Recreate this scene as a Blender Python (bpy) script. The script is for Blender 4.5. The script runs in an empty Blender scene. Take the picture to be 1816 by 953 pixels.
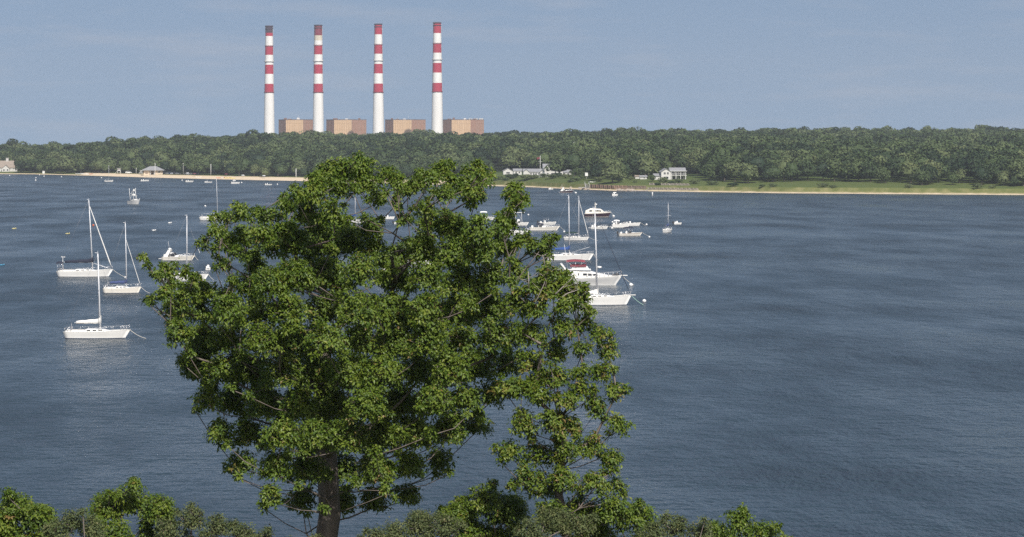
import bpy, math, random
import numpy as np
from mathutils import Vector, Matrix, noise as mnoise

R = math.radians
scene = bpy.context.scene
col = scene.collection

# ------------------------------------------------------------------ camera, sky, sun, exposure
# Photograph pixels: focal length in pixels, level horizon row, optical axis column, eye height above the water.
FPX, HOR, CX, EYE = 4750.0, 253.0, 600.0, 24.0
FRAME_W, FRAME_CX, FRAME_CY = 1816.0, 908.0, 476.5       # what part of that pixel plane the picture covers
cam_data = bpy.data.cameras.new('camera')
cam = bpy.data.objects.new('camera', cam_data)
col.objects.link(cam)
scene.camera = cam
cam.location = (0, 0, EYE)
cam.rotation_euler = (R(90), 0, 0)
cam_data.sensor_width = 36.0
cam_data.lens = FPX / FRAME_W * 36.0
cam_data.shift_x = (FRAME_CX - CX) / FRAME_W
cam_data.shift_y = -(FRAME_CY - HOR) / FRAME_W
cam_data.clip_start = 1.0
cam_data.clip_end = 30000.0

SUN_EL, SUN_AZ = 45.0, 14.0            # degrees; azimuth measured from straight behind the camera towards the right
sun_dir = Vector((math.sin(R(SUN_AZ)) * math.cos(R(SUN_EL)), -math.cos(R(SUN_AZ)) * math.cos(R(SUN_EL)), math.sin(R(SUN_EL))))
sun_data = bpy.data.lights.new('sun', 'SUN')
sun_data.energy = 4.9
sun_data.angle = R(0.53)
sun_data.color = (1.0, 0.955, 0.88)
sun = bpy.data.objects.new('sun', sun_data)
col.objects.link(sun)
sun.location = sun_dir * 300
sun.rotation_euler = sun_dir.to_track_quat('Z', 'Y').to_euler()

world = bpy.data.worlds.new('World')
scene.world = world
world.use_nodes = True
wt = world.node_tree
wt.nodes.clear()
def wn(t, **kw):
    n = wt.nodes.new(t)
    for k, v in kw.items(): setattr(n, k, v)
    return n
tc = wn('ShaderNodeTexCoord')
sep = wn('ShaderNodeSeparateXYZ'); wt.links.new(tc.outputs['Generated'], sep.inputs[0])
mz = wn('ShaderNodeMath', operation='MULTIPLY_ADD'); wt.links.new(sep.outputs['Z'], mz.inputs[0])
mz.inputs[1].default_value = 0.80; mz.inputs[2].default_value = 0.235
comb = wn('ShaderNodeCombineXYZ')
wt.links.new(sep.outputs['X'], comb.inputs[0]); wt.links.new(sep.outputs['Y'], comb.inputs[1]); wt.links.new(mz.outputs[0], comb.inputs[2])
nrm = wn('ShaderNodeVectorMath', operation='NORMALIZE'); wt.links.new(comb.outputs[0], nrm.inputs[0])
sky = wn('ShaderNodeTexSky', sky_type='NISHITA', sun_disc=False)
sky.sun_elevation = R(SUN_EL)
sky.sun_rotation = math.atan2(sun_dir.x, sun_dir.y)
sky.altitude = 10
sky.air_density = 1.0; sky.dust_density = 1.6; sky.ozone_density = 1.6
wt.links.new(nrm.outputs[0], sky.inputs[0])
# faint, thin streaks of high cloud
mp = wn('ShaderNodeMapping'); mp.inputs['Scale'].default_value = (14, 14, 95); mp.inputs['Location'].default_value = (0.7, 0.2, 3.1)
wt.links.new(tc.outputs['Generated'], mp.inputs[0])
cn = wn('ShaderNodeTexNoise'); cn.inputs['Scale'].default_value = 1.0; cn.inputs['Detail'].default_value = 6; cn.inputs['Roughness'].default_value = 0.6
wt.links.new(mp.outputs[0], cn.inputs['Vector'])
cr = wn('ShaderNodeMapRange'); cr.inputs[1].default_value = 0.50; cr.inputs[2].default_value = 0.82; cr.inputs[3].default_value = 0.0; cr.inputs[4].default_value = 0.30
wt.links.new(cn.outputs['Fac'], cr.inputs[0])
mix = wn('ShaderNodeMix', data_type='RGBA'); mix.inputs['B'].default_value = (5.2, 5.2, 5.6, 1)
wt.links.new(cr.outputs[0], mix.inputs['Factor']); wt.links.new(sky.outputs[0], mix.inputs['A'])
tint = wn('ShaderNodeMix', data_type='RGBA', blend_type='MULTIPLY'); tint.inputs['Factor'].default_value = 1.0
tint.inputs['B'].default_value = (1.07, 1.01, 0.95, 1)
wt.links.new(mix.outputs['Result'], tint.inputs['A'])
bg = wn('ShaderNodeBackground'); bg.inputs['Strength'].default_value = 0.105
wt.links.new(tint.outputs['Result'], bg.inputs['Color'])
wo = wn('ShaderNodeOutputWorld'); wt.links.new(bg.outputs[0], wo.inputs[0])

vs = scene.view_settings
vs.view_transform = 'Standard'
vs.look = 'None'
vs.exposure = 0.12
vs.gamma = 1.0
vs.use_curve_mapping = False
scene.cycles.max_bounces = 6
scene.cycles.transparent_max_bounces = 8
scene.cycles.volume_bounces = 0
scene.cycles.use_denoising = False

# ------------------------------------------------------------------ helpers
def at(px, wy, z=0.0):
    """point at height z above the water at photo column px, where the water under it lies at photo row wy"""
    d = EYE * FPX / (wy - HOR)
    return Vector(((px - CX) / FPX * d, d, z))
def P(px, py, d):
    return Vector(((px - CX) / FPX * d, d, EYE - (py - HOR) / FPX * d))
def mpp(wy):
    return EYE / (wy - HOR)

MATS = {}
def mat(name, c, rough=0.5, metal=0.0, var=0.0, scale=3.0, spec=0.5, c2=None, stretch=(1, 1, 1), bump=0.0, thresh=(0.35, 0.65)):
    """a procedural Principled material: base colour c, broken up by noise towards c2 (or a darker c) by amount var"""
    if name in MATS: return MATS[name]
    m = bpy.data.materials.new(name); m.use_nodes = True
    nt = m.node_tree; b = nt.nodes['Principled BSDF']
    b.inputs['Base Color'].default_value = (*c, 1)
    b.inputs['Roughness'].default_value = rough
    b.inputs['Metallic'].default_value = metal
    b.inputs['Specular IOR Level'].default_value = spec
    if var > 0:
        t = nt.nodes.new('ShaderNodeTexCoord'); p = nt.nodes.new('ShaderNodeMapping')
        p.inputs['Scale'].default_value = stretch
        n = nt.nodes.new('ShaderNodeTexNoise'); n.inputs['Scale'].default_value = scale; n.inputs['Detail'].default_value = 5
        rg = nt.nodes.new('ShaderNodeMapRange'); rg.inputs[1].default_value = thresh[0]; rg.inputs[2].default_value = thresh[1]; rg.inputs[4].default_value = var
        x = nt.nodes.new('ShaderNodeMix'); x.data_type = 'RGBA'
        x.inputs['A'].default_value = (*c, 1)
        x.inputs['B'].default_value = (*(c2 or tuple(v * 0.55 for v in c)), 1)
        L = nt.links.new
        L(t.outputs['Object'], p.inputs[0]); L(p.outputs[0], n.inputs['Vector']); L(n.outputs['Fac'], rg.inputs[0])
        L(rg.outputs[0], x.inputs['Factor']); L(x.outputs['Result'], b.inputs['Base Color'])
        if bump:
            bp = nt.nodes.new('ShaderNodeBump'); bp.inputs['Strength'].default_value = bump; bp.inputs['Distance'].default_value = 0.1
            L(n.outputs['Fac'], bp.inputs['Height']); L(bp.outputs[0], b.inputs['Normal'])
    MATS[name] = m
    return m

class MB:
    """collects shapes and links them as ONE mesh object; each shape takes a material slot number"""
    def __init__(s): s.v = []; s.f = []; s.m = []; s.sm = []; s.cuts = []
    def add(s, vs, fs, mi=0, smooth=False):
        o = len(s.v); s.v += [tuple(p) for p in vs]
        for f in fs:
            s.f.append([i + o for i in f]); s.m.append(mi); s.sm.append(smooth)
        return s
    def box(s, c, size, mi=0, rz=0.0, top=1.0, shift=0.0):
        """box with its centre at c; top scales the upper face, shift moves it along x"""
        hx, hy, hz = size[0] / 2, size[1] / 2, size[2] / 2
        ca, sa = math.cos(rz), math.sin(rz); vs = []
        for z, k, sh in ((-hz, 1, 0), (hz, top, shift)):
            for x, y in ((-hx, -hy), (hx, -hy), (hx, hy), (-hx, hy)):
                X, Y = x * k + sh, y * k
                vs.append((c[0] + X * ca - Y * sa, c[1] + X * sa + Y * ca, c[2] + z))
        return s.add(vs, [(3, 2, 1, 0), (4, 5, 6, 7), (0, 1, 5, 4), (1, 2, 6, 5), (2, 3, 7, 6), (3, 0, 4, 7)], mi)
    def tube(s, pts, r, n=6, mi=0, caps=True):
        pts = [Vector(p) for p in pts]; rs = r if isinstance(r, (list, tuple)) else [r] * len(pts)
        vs = []; fs = []
        for i, p in enumerate(pts):
            d = (pts[min(i + 1, len(pts) - 1)] - pts[max(i - 1, 0)]).normalized()
            a = Vector((0, 0, 1)) if abs(d.z) < 0.9 else Vector((1, 0, 0))
            u = d.cross(a).normalized(); w = d.cross(u)
            for k in range(n):
                t = 2 * math.pi * k / n
                vs.append(p + (u * math.cos(t) + w * math.sin(t)) * rs[i])
        for i in range(len(pts) - 1):
            for k in range(n):
                fs.append((i * n + k, i * n + (k + 1) % n, (i + 1) * n + (k + 1) % n, (i + 1) * n + k))
        if caps:
            fs.append(tuple(range(n))[::-1]); fs.append(tuple(range((len(pts) - 1) * n, len(pts) * n)))
        return s.add(vs, fs, mi, True)
    def lathe(s, prof, c=(0, 0, 0), n=16, mi=0):
        """prof: (radius, z) or (radius, z, slot of the band that starts there)"""
        vs = []; fs = []
        for p in prof:
            for k in range(n):
                t = 2 * math.pi * k / n
                vs.append((c[0] + p[0] * math.cos(t), c[1] + p[0] * math.sin(t), c[2] + p[1]))
        o = len(s.v); s.v += vs
        for i in range(len(prof) - 1):
            mm = prof[i][2] if len(prof[i]) > 2 else mi
            for k in range(n):
                s.f.append([o + i * n + k, o + i * n + (k + 1) % n, o + (i + 1) * n + (k + 1) % n, o + (i + 1) * n + k]); s.m.append(mm); s.sm.append(True)
        return s
    def ball(s, c, r, mi=0, n=10, sz=1.0):
        prof = [(max(r * math.sin(math.pi * i / 8), 1e-4), -r * sz * math.cos(math.pi * i / 8)) for i in range(9)]
        return s.lathe(prof, c, n, mi)
    def loft(s, rings, mi=0, closed=False, cap=True, smooth=False, slot=None):
        n = len(rings[0]); vs = [p for r_ in rings for p in r_]; o = len(s.v); s.v += [tuple(p) for p in vs]
        for i in range(len(rings) - 1):
            for k in range(n if closed else n - 1):
                s.f.append([o + i * n + k, o + i * n + (k + 1) % n, o + (i + 1) * n + (k + 1) % n, o + (i + 1) * n + k])
                s.m.append(slot(k) if slot else mi); s.sm.append(smooth)
        if cap:
            for i in (0, len(rings) - 1):
                s.f.append([o + i * n + k for k in range(n)]); s.m.append(mi); s.sm.append(False)
        return s
    def parts(s, name, mats, parent):
        """links every shape added so far as a part of its own"""
        ends = s.cuts[1:] + [(len(s.v), len(s.f))]
        for (v0, f0), (v1, f1) in zip(s.cuts, ends):
            if f1 == f0: continue
            m = MB(); m.v = s.v[v0:v1]; m.f = [[i - v0 for i in f] for f in s.f[f0:f1]]; m.m = s.m[f0:f1]; m.sm = s.sm[f0:f1]
            m.build(name, mats, parent)
    def cut(s): s.cuts.append((len(s.v), len(s.f))); return s
    def build(s, name, mats, parent=None, loc=None, rz=0.0, label=None):
        me = bpy.data.meshes.new(name)
        me.from_pydata(s.v, [], s.f)
        mats = mats if isinstance(mats, (list, tuple)) else [mats]
        for m in mats: me.materials.append(m)
        me.polygons.foreach_set('material_index', s.m)
        me.polygons.foreach_set('use_smooth', s.sm)
        me.update()
        o = bpy.data.objects.new(name, me); col.objects.link(o)
        if parent: o.parent = parent
        if loc is not None: o.location = loc
        if rz: o.rotation_euler = (0, 0, rz)
        if label: o['label'] = label
        return o

def tag(o, label=None, cat=None, group=None, kind=None):
    if label: o['label'] = label
    if cat: o['category'] = cat
    if group: o['group'] = group
    if kind: o['kind'] = kind
    return o
def thing(name, label, cat, loc=(0, 0, 0), rz=0.0, group=None):
    o = bpy.data.objects.new(name, None); col.objects.link(o)
    o.empty_display_size = 0.5
    o.location = loc; o.rotation_euler = (0, 0, rz)
    return tag(o, label, cat, group)
def np_mesh(name, V, F, mats, mi=None, smooth=False, attr=None):
    """mesh object from numpy quads (N,4)"""
    me = bpy.data.meshes.new(name)
    V = np.asarray(V, np.float32); F = np.asarray(F, np.int32); k = F.shape[1]
    me.vertices.add(len(V)); me.vertices.foreach_set('co', V.ravel())
    me.loops.add(F.size); me.loops.foreach_set('vertex_index', F.ravel())
    me.polygons.add(len(F)); me.polygons.foreach_set('loop_start', np.arange(0, F.size, k, dtype=np.int32))
    for m in mats: me.materials.append(m)
    if mi is not None: me.polygons.foreach_set('material_index', np.asarray(mi, np.int32))
    me.polygons.foreach_set('use_smooth', np.full(len(F), smooth))
    if attr is not None:
        a = me.attributes.new('leaf_tone', 'FLOAT', 'FACE'); a.data.foreach_set('value', np.asarray(attr, np.float32))
    me.update(calc_edges=True); me.validate()
    o = bpy.data.objects.new(name, me); col.objects.link(o)
    return o

# shared paints
WHITE = mat('white_gelcoat', (0.80, 0.79, 0.76), 0.28, var=0.25, scale=1.2, c2=(0.66, 0.64, 0.58))
CREAM = mat('cream_gelcoat', (0.79, 0.75, 0.67), 0.3, var=0.25, scale=1.2, c2=(0.66, 0.62, 0.53))
DECK = mat('deck_paint', (0.74, 0.73, 0.69), 0.6, var=0.35, scale=2.5, c2=(0.55, 0.54, 0.50))
GREYHULL = mat('grey_shade_gelcoat', (0.66, 0.655, 0.64), 0.35, var=0.35, scale=0.9, c2=(0.5, 0.49, 0.46))  # greyed white; on the motor yacht it paints in shade under the flare
NAVYHULL = mat('dark_hull_paint', (0.035, 0.018, 0.03), 0.25, var=0.3, scale=2, c2=(0.07, 0.05, 0.05))
BOOT = mat('antifouling', (0.075, 0.05, 0.045), 0.7, var=0.4, scale=3)
BLUEBOOT = mat('blue_antifouling', (0.03, 0.05, 0.11), 0.7, var=0.4, scale=3)
ALU = mat('mast_aluminium', (0.70, 0.71, 0.73), 0.45, 0.15, var=0.2, scale=1.5)
WIRE = mat('rigging_wire', (0.30, 0.30, 0.31), 0.5, 0.5, var=0.2)
STEEL = mat('stainless_rail', (0.60, 0.61, 0.63), 0.3, 0.7, var=0.2)
GLASS = mat('dark_window_glass', (0.012, 0.016, 0.022), 0.08, var=0.3, scale=1, c2=(0.03, 0.035, 0.04))
SAIL = mat('furled_sailcloth', (0.76, 0.75, 0.72), 0.8, var=0.3, scale=4)
NAVY = mat('navy_canvas', (0.012, 0.016, 0.035), 0.85, var=0.5, scale=4, c2=(0.03, 0.035, 0.06))
BLUE = mat('blue_canvas', (0.015, 0.075, 0.28), 0.8, var=0.5, scale=3, c2=(0.03, 0.05, 0.16))
DULLBLUE = mat('faded_blue_canvas', (0.05, 0.075, 0.19), 0.85, var=0.5, scale=3, c2=(0.03, 0.045, 0.11))
GREENC = mat('dark_green_canvas', (0.012, 0.04, 0.035), 0.85, var=0.5, scale=3)
REDC = mat('red_canvas', (0.22, 0.05, 0.065), 0.85, var=0.6, scale=3, c2=(0.15, 0.03, 0.045))
ROPE = mat('mooring_rope', (0.55, 0.53, 0.48), 0.9, var=0.3, scale=8)
TEAK = mat('weathered_teak', (0.27, 0.18, 0.11), 0.7, var=0.4, scale=5)
DARK = mat('black_rubber', (0.02, 0.02, 0.022), 0.6, var=0.3)
BUOYW = mat('white_buoy_plastic', (0.80, 0.80, 0.79), 0.5, var=0.3, scale=6, c2=(0.6, 0.6, 0.55))
BUOYY = mat('yellow_float_plastic', (0.52, 0.47, 0.22), 0.5, var=0.4, scale=6)
BUOYR = mat('orange_float_plastic', (0.60, 0.14, 0.05), 0.5, var=0.4, scale=6)
BUOYB = mat('blue_float_plastic', (0.05, 0.22, 0.36), 0.5, var=0.4, scale=6)
# ------------------------------------------------------------------ terrain and water
SH = np.array([[-400, 303], [0, 309], [60, 309.3], [130, 311], [200, 313], [300, 316], [400, 318.5], [520, 321], [620, 323.5], [700, 326],
               [870, 330], [940, 332], [1000, 335], [1090, 338.5], [1200, 340], [1400, 343], [1816, 346], [2200, 348]], float)
RIDGE = np.array([[-400, 262], [-100, 260], [0, 263], [50, 261], [100, 254], [150, 248.5], [200, 243.5], [250, 240], [320, 238], [400, 237], [450, 232], [500, 232.5], [560, 233.5],
                  [640, 235.5], [700, 234], [740, 233], [800, 232.5], [850, 237], [900, 237.5], [980, 237.5], [1010, 235], [1040, 234], [1080, 236.5],
                  [1150, 238.5], [1200, 238], [1290, 238], [1350, 236], [1430, 240], [1500, 246], [1560, 244], [1640, 249], [1720, 254], [1816, 252], [2200, 255]], float)
D_RIDGE = 2420.0
TREE_H = 17.2
def shore_d(px): return EYE * FPX / (np.interp(px, SH[:, 0], SH[:, 1]) - HOR)
def ridge_z(px): return EYE - (np.interp(px, RIDGE[:, 0], RIDGE[:, 1]) - HOR) / FPX * D_RIDGE - TREE_H
def sstep(t): t = np.clip(t, 0, 1); return t * t * (3 - 2 * t)
def ground_z(px, d):
    px = np.asarray(px, float); d = np.asarray(d, float)
    s = d - shore_d(px)
    right = sstep((px - 800) / 90)
    # left: sand beach; right: bulkhead and grass bank up to a lawn terrace
    zl = np.where(s < 0, s * 0.06, np.where(s < 40, s * 0.036, 1.44 + (s - 40) * 0.018))
    zr = np.where(s < 0, s * 0.06, np.where(s < 9, s * 0.10, np.where(s < 9.5, 0.9 + (s - 9) * 3.2, np.where(s < 45, 2.5 + (s - 9.5) * 0.06, 4.63 + (s - 45) * 0.015))))
    low = zl * (1 - right) + zr * right
    s0 = 75 + 60 * right
    span = np.maximum(D_RIDGE - shore_d(px) - s0, 60)
    t = np.clip((s - s0) / span, 0, 1)
    hill = np.maximum(ridge_z(px), 2.5)
    rise = t ** 0.8
    z = low * (1 - rise) + np.maximum(hill, low) * rise
    back = np.clip((d - D_RIDGE - 60) / 500, 0, 1)
    return np.where(s > 0, z * (1 - back) + 6.0 * back, low)

def build_land():
    pxs = np.concatenate([np.arange(-700, -400, 60), np.arange(-400, 2220, 12), np.arange(2220, 2600, 60)])
    S = np.concatenate([[-60, -20, -6, 0, 1.5, 4, 9, 9.5, 14, 20, 28, 36, 40, 45, 55, 70, 90, 115, 140], np.linspace(170, 1150, 26)])
    V = []; n = len(S) + 4
    for p in pxs:
        sd = float(shore_d(p)); ds = np.concatenate([sd + S[S + sd < D_RIDGE + 60], []])
        ds = np.concatenate([ds, np.linspace(ds[-1] + 20, D_RIDGE + 700, len(S) - len(ds) + 2), [4600, 5600]])
        z = ground_z(np.full(len(ds), p), ds); z[-2:] = 6
        for d, zz in zip(ds, z): V.append(((p - CX) / FPX * d, d, zz))
    V = np.array(V); nx = len(pxs); n = len(V) // nx
    i, j = np.meshgrid(np.arange(nx - 1), np.arange(n - 1), indexing='ij')
    a = (i * n + j).ravel(); F = np.stack([a, a + n, a + n + 1, a + 1], 1)
    m = bpy.data.materials.new('shore_ground'); m.use_nodes = True
    nt = m.node_tree; b = nt.nodes['Principled BSDF']; b.inputs['Roughness'].default_value = 0.9; b.inputs['Specular IOR Level'].default_value = 0.1
    # attribute: 0 sand, 1 grass, 2 woodland floor
    at_ = nt.nodes.new('ShaderNodeAttribute'); at_.attribute_name = 'cover'
    no = nt.nodes.new('ShaderNodeTexNoise'); no.inputs['Scale'].default_value = 0.22; no.inputs['Detail'].default_value = 6
    tco = nt.nodes.new('ShaderNodeTexCoord'); nt.links.new(tco.outputs['Object'], no.inputs['Vector'])
    ad = nt.nodes.new('ShaderNodeMath'); ad.operation = 'MULTIPLY_ADD'; ad.inputs[1].default_value = 0.55; 
    sb = nt.nodes.new('ShaderNodeMath'); sb.operation = 'SUBTRACT'; sb.inputs[1].default_value = 0.275
    nt.links.new(no.outputs['Fac'], ad.inputs[0]); nt.links.new(at_.outputs['Fac'], ad.inputs[2]); nt.links.new(ad.outputs[0], sb.inputs[0])
    dv = nt.nodes.new('ShaderNodeMath'); dv.operation = 'MULTIPLY'; dv.inputs[1].default_value = 0.5; nt.links.new(sb.outputs[0], dv.inputs[0])
    rp = nt.nodes.new('ShaderNodeValToRGB'); e = rp.color_ramp.elements
    e[0].position = 0.0; e[0].color = (0.66, 0.535, 0.385, 1)
    e[1].position = 1.0; e[1].color = (0.02, 0.028, 0.012, 1)
    for pos, c in ((0.16, (0.63, 0.51, 0.36)), (0.25, (0.27, 0.24, 0.12)), (0.36, (0.12, 0.135, 0.045)), (0.55, (0.075, 0.105, 0.03)), (0.75, (0.05, 0.075, 0.022))):
        q = e.new(pos); q.color = (*c, 1)
    nt.links.new(dv.outputs[0], rp.inputs[0]); nt.links.new(rp.outputs[0], b.inputs['Base Color'])
    o = np_mesh('shore_land', V, F, [m], smooth=True)
    pv = np.repeat(pxs, n); dd = V[:, 1]; s = dd - shore_d(pv); right = sstep((pv - 780) / 60)
    cov_l = np.interp(s, [0, 22, 40, 62, 75], [0, 0.05, 0.25, 0.9, 2]) + np.where(pv < 150, np.interp(s, [0, 8, 16, 60], [0, 0.25, 0.9, 0.2]), 0) 
    cov_r = np.interp(s, [0, 2.5, 5, 9.5, 13, 130, 150], [0.18, 0.34, 0.5, 0.72, 0.98, 1.1, 2])
    a = o.data.attributes.new('cover', 'FLOAT', 'POINT'); a.data.foreach_set('value', np.clip(cov_l * (1 - right) + cov_r * right, 0, 2).astype(np.float32))
    tag(o, kind='structure')
build_land()

def build_near_bank():
    """the slope the camera and the near tree stand on"""
    ys = np.array([-60, -30, -8, 4, 14, 28, 45, 62, 78, 92, 104, 120, 140.0]); zs = np.array([25, 23.5, 22.3, 21.6, 20.4, 18.2, 15.2, 12.4, 8.2, 4.0, 0.9, -1.4, -3.0])
    xs = np.linspace(-180, 260, 56); V = []
    for x in xs:
        for y, z in zip(ys, zs):
            V.append((x, y, z + (0.5 * mnoise.noise((x * .05, y * .05, 3)) if z > 1 else 0)))
    n = len(ys); i, j = np.meshgrid(np.arange(len(xs) - 1), np.arange(n - 1), indexing='ij'); a = (i * n + j).ravel()
    o = np_mesh('near_bank_ground', np.array(V), np.stack([a, a + n, a + n + 1, a + 1], 1), [mat('bank_grass', (0.07, 0.11, 0.03), 0.95, var=0.8, scale=0.5, c2=(0.12, 0.11, 0.05), spec=0.1)], smooth=True)
    tag(o, kind='structure')
build_near_bank()

def build_water():
    m = bpy.data.materials.new('harbour_water'); m.use_nodes = True
    nt = m.node_tree; b = nt.nodes['Principled BSDF']; L = nt.links.new
    b.inputs['Base Color'].default_value = (0.025, 0.043, 0.059, 1)
    b.inputs['Roughness'].default_value = 0.24
    b.inputs['IOR'].default_value = 1.333
    t = nt.nodes.new('ShaderNodeTexCoord')
    def nz(scale, detail, sx, sy, w=0, rough=0.6):
        p = nt.nodes.new('ShaderNodeMapping'); p.inputs['Scale'].default_value = (sx, sy, 1); p.inputs['Rotation'].default_value = (0, 0, w); L(t.outputs['Object'], p.inputs[0])
        n = nt.nodes.new('ShaderNodeTexNoise'); n.inputs['Scale'].default_value = scale; n.inputs['Detail'].default_value = detail; n.inputs['Roughness'].default_value = rough
        L(p.outputs[0], n.inputs['Vector']); return n
    chop = nz(0.7, 4, 0.55, 1.0, 0.2, 0.55)
    swell = nz(0.11, 3, 0.5, 1.0, -0.2)
    ripple = nz(1.0, 4, 0.30, 0.11, 0.06, 0.7)
    gust = nz(0.012, 4, 0.35, 1.0, 0.1)
    add = nt.nodes.new('ShaderNodeMath'); add.operation = 'MULTIPLY_ADD'; add.inputs[1].default_value = 1.1
    ad2 = nt.nodes.new('ShaderNodeMath'); ad2.operation = 'MULTIPLY_ADD'; ad2.inputs[1].default_value = 3.0
    L(ripple.outputs['Fac'], ad2.inputs[0]); L(chop.outputs['Fac'], ad2.inputs[2])
    L(swell.outputs['Fac'], add.inputs[0]); L(ad2.outputs[0], add.inputs[2])
    gr = nt.nodes.new('ShaderNodeMapRange'); gr.inputs[1].default_value = 0.35; gr.inputs[2].default_value = 0.68; gr.inputs[3].default_value = 0.45; gr.inputs[4].default_value = 1.0
    L(gust.outputs['Fac'], gr.inputs[0])
    bp = nt.nodes.new('ShaderNodeBump'); bp.inputs['Distance'].default_value = 3.4
    L(add.outputs[0], bp.inputs['Height']); L(gr.outputs[0], bp.inputs['Strength']); L(bp.outputs[0], b.inputs['Normal'])
    # wind lanes: long streaks where the surface is smoother or rougher
    lane = nz(1.0, 4, 0.045, 0.016, 0.05, 0.62)
    rr = nt.nodes.new('ShaderNodeMapRange'); rr.inputs[1].default_value = 0.36; rr.inputs[2].default_value = 0.64; rr.inputs[3].default_value = 0.14; rr.inputs[4].default_value = 0.36
    L(lane.outputs['Fac'], rr.inputs[0]); L(rr.outputs[0], b.inputs['Roughness'])
    ml = nt.nodes.new('ShaderNodeMath'); ml.operation = 'MULTIPLY'
    lr = nt.nodes.new('ShaderNodeMapRange'); lr.inputs[1].default_value = 0.36; lr.inputs[2].default_value = 0.64; lr.inputs[3].default_value = 0.45; lr.inputs[4].default_value = 1.0
    L(lane.outputs['Fac'], lr.inputs[0]); L(lr.outputs[0], ml.inputs[0]); L(gr.outputs[0], ml.inputs[1]); L(ml.outputs[0], bp.inputs['Strength'])
    mb = MB(); mb.add([(-2500, -40, 0), (2500, -40, 0), (2500, 5600, 0), (-2500, 5600, 0)], [(0, 1, 2, 3)])
    tag(mb.build('water', m), kind='structure')
build_water()
# ------------------------------------------------------------------ power station: four stacks, four boiler houses
D_ST = 3500.0; PS = D_ST / FPX
def soot_paint(name, base, dirt, amount):
    """stack paint; grime rises from the rim downward in streaks (real staining)"""
    return mat(name, base, 0.75, var=amount, scale=0.05, c2=dirt, stretch=(5, 5, 0.5), thresh=(0.3, 0.75), spec=0.2)
ST_WHITE = soot_paint('stack_white_paint', (0.80, 0.79, 0.765), (0.62, 0.60, 0.56), 0.5)
ST_RED = soot_paint('stack_red_paint', (0.42, 0.022, 0.055), (0.30, 0.025, 0.045), 0.8)
ST_SOOT = soot_paint('stack_soot', (0.035, 0.038, 0.055), (0.085, 0.03, 0.045), 0.9)
ST_MAROON = soot_paint('stack_stained_maroon', (0.25, 0.03, 0.05), (0.11, 0.035, 0.045), 0.8)
ST_STAIN = soot_paint('stack_stained_white', (0.70, 0.66, 0.55), (0.36, 0.27, 0.16), 0.9)
ST_GALL = mat('stack_gallery_steel', (0.66, 0.64, 0.62), 0.7, var=0.4, scale=0.3)
ST_GALLR = mat('stack_gallery_red_steel', (0.22, 0.03, 0.045), 0.7, var=0.4, scale=0.3)
stacks = [
    (477.3, 46.5, 164.0, 6.6, 9.5, 'sooty', 'red and white striped chimney whose top band is blackened with soot'),
    (564.3, 45.0, 164.0, 7.0, 9.7, 'maroon', 'striped chimney with a dull maroon top and brown stains below it'),
    (670.8, 43.0, 164.0, 6.7, 10.1, 'dark', 'striped chimney with clean red top, rising between the second and third boiler houses'),
    (775.2, 40.5, 163.0, 6.9, 10.2, 'clean', 'tallest, brightest striped chimney, beside the last boiler house'),
]
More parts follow.
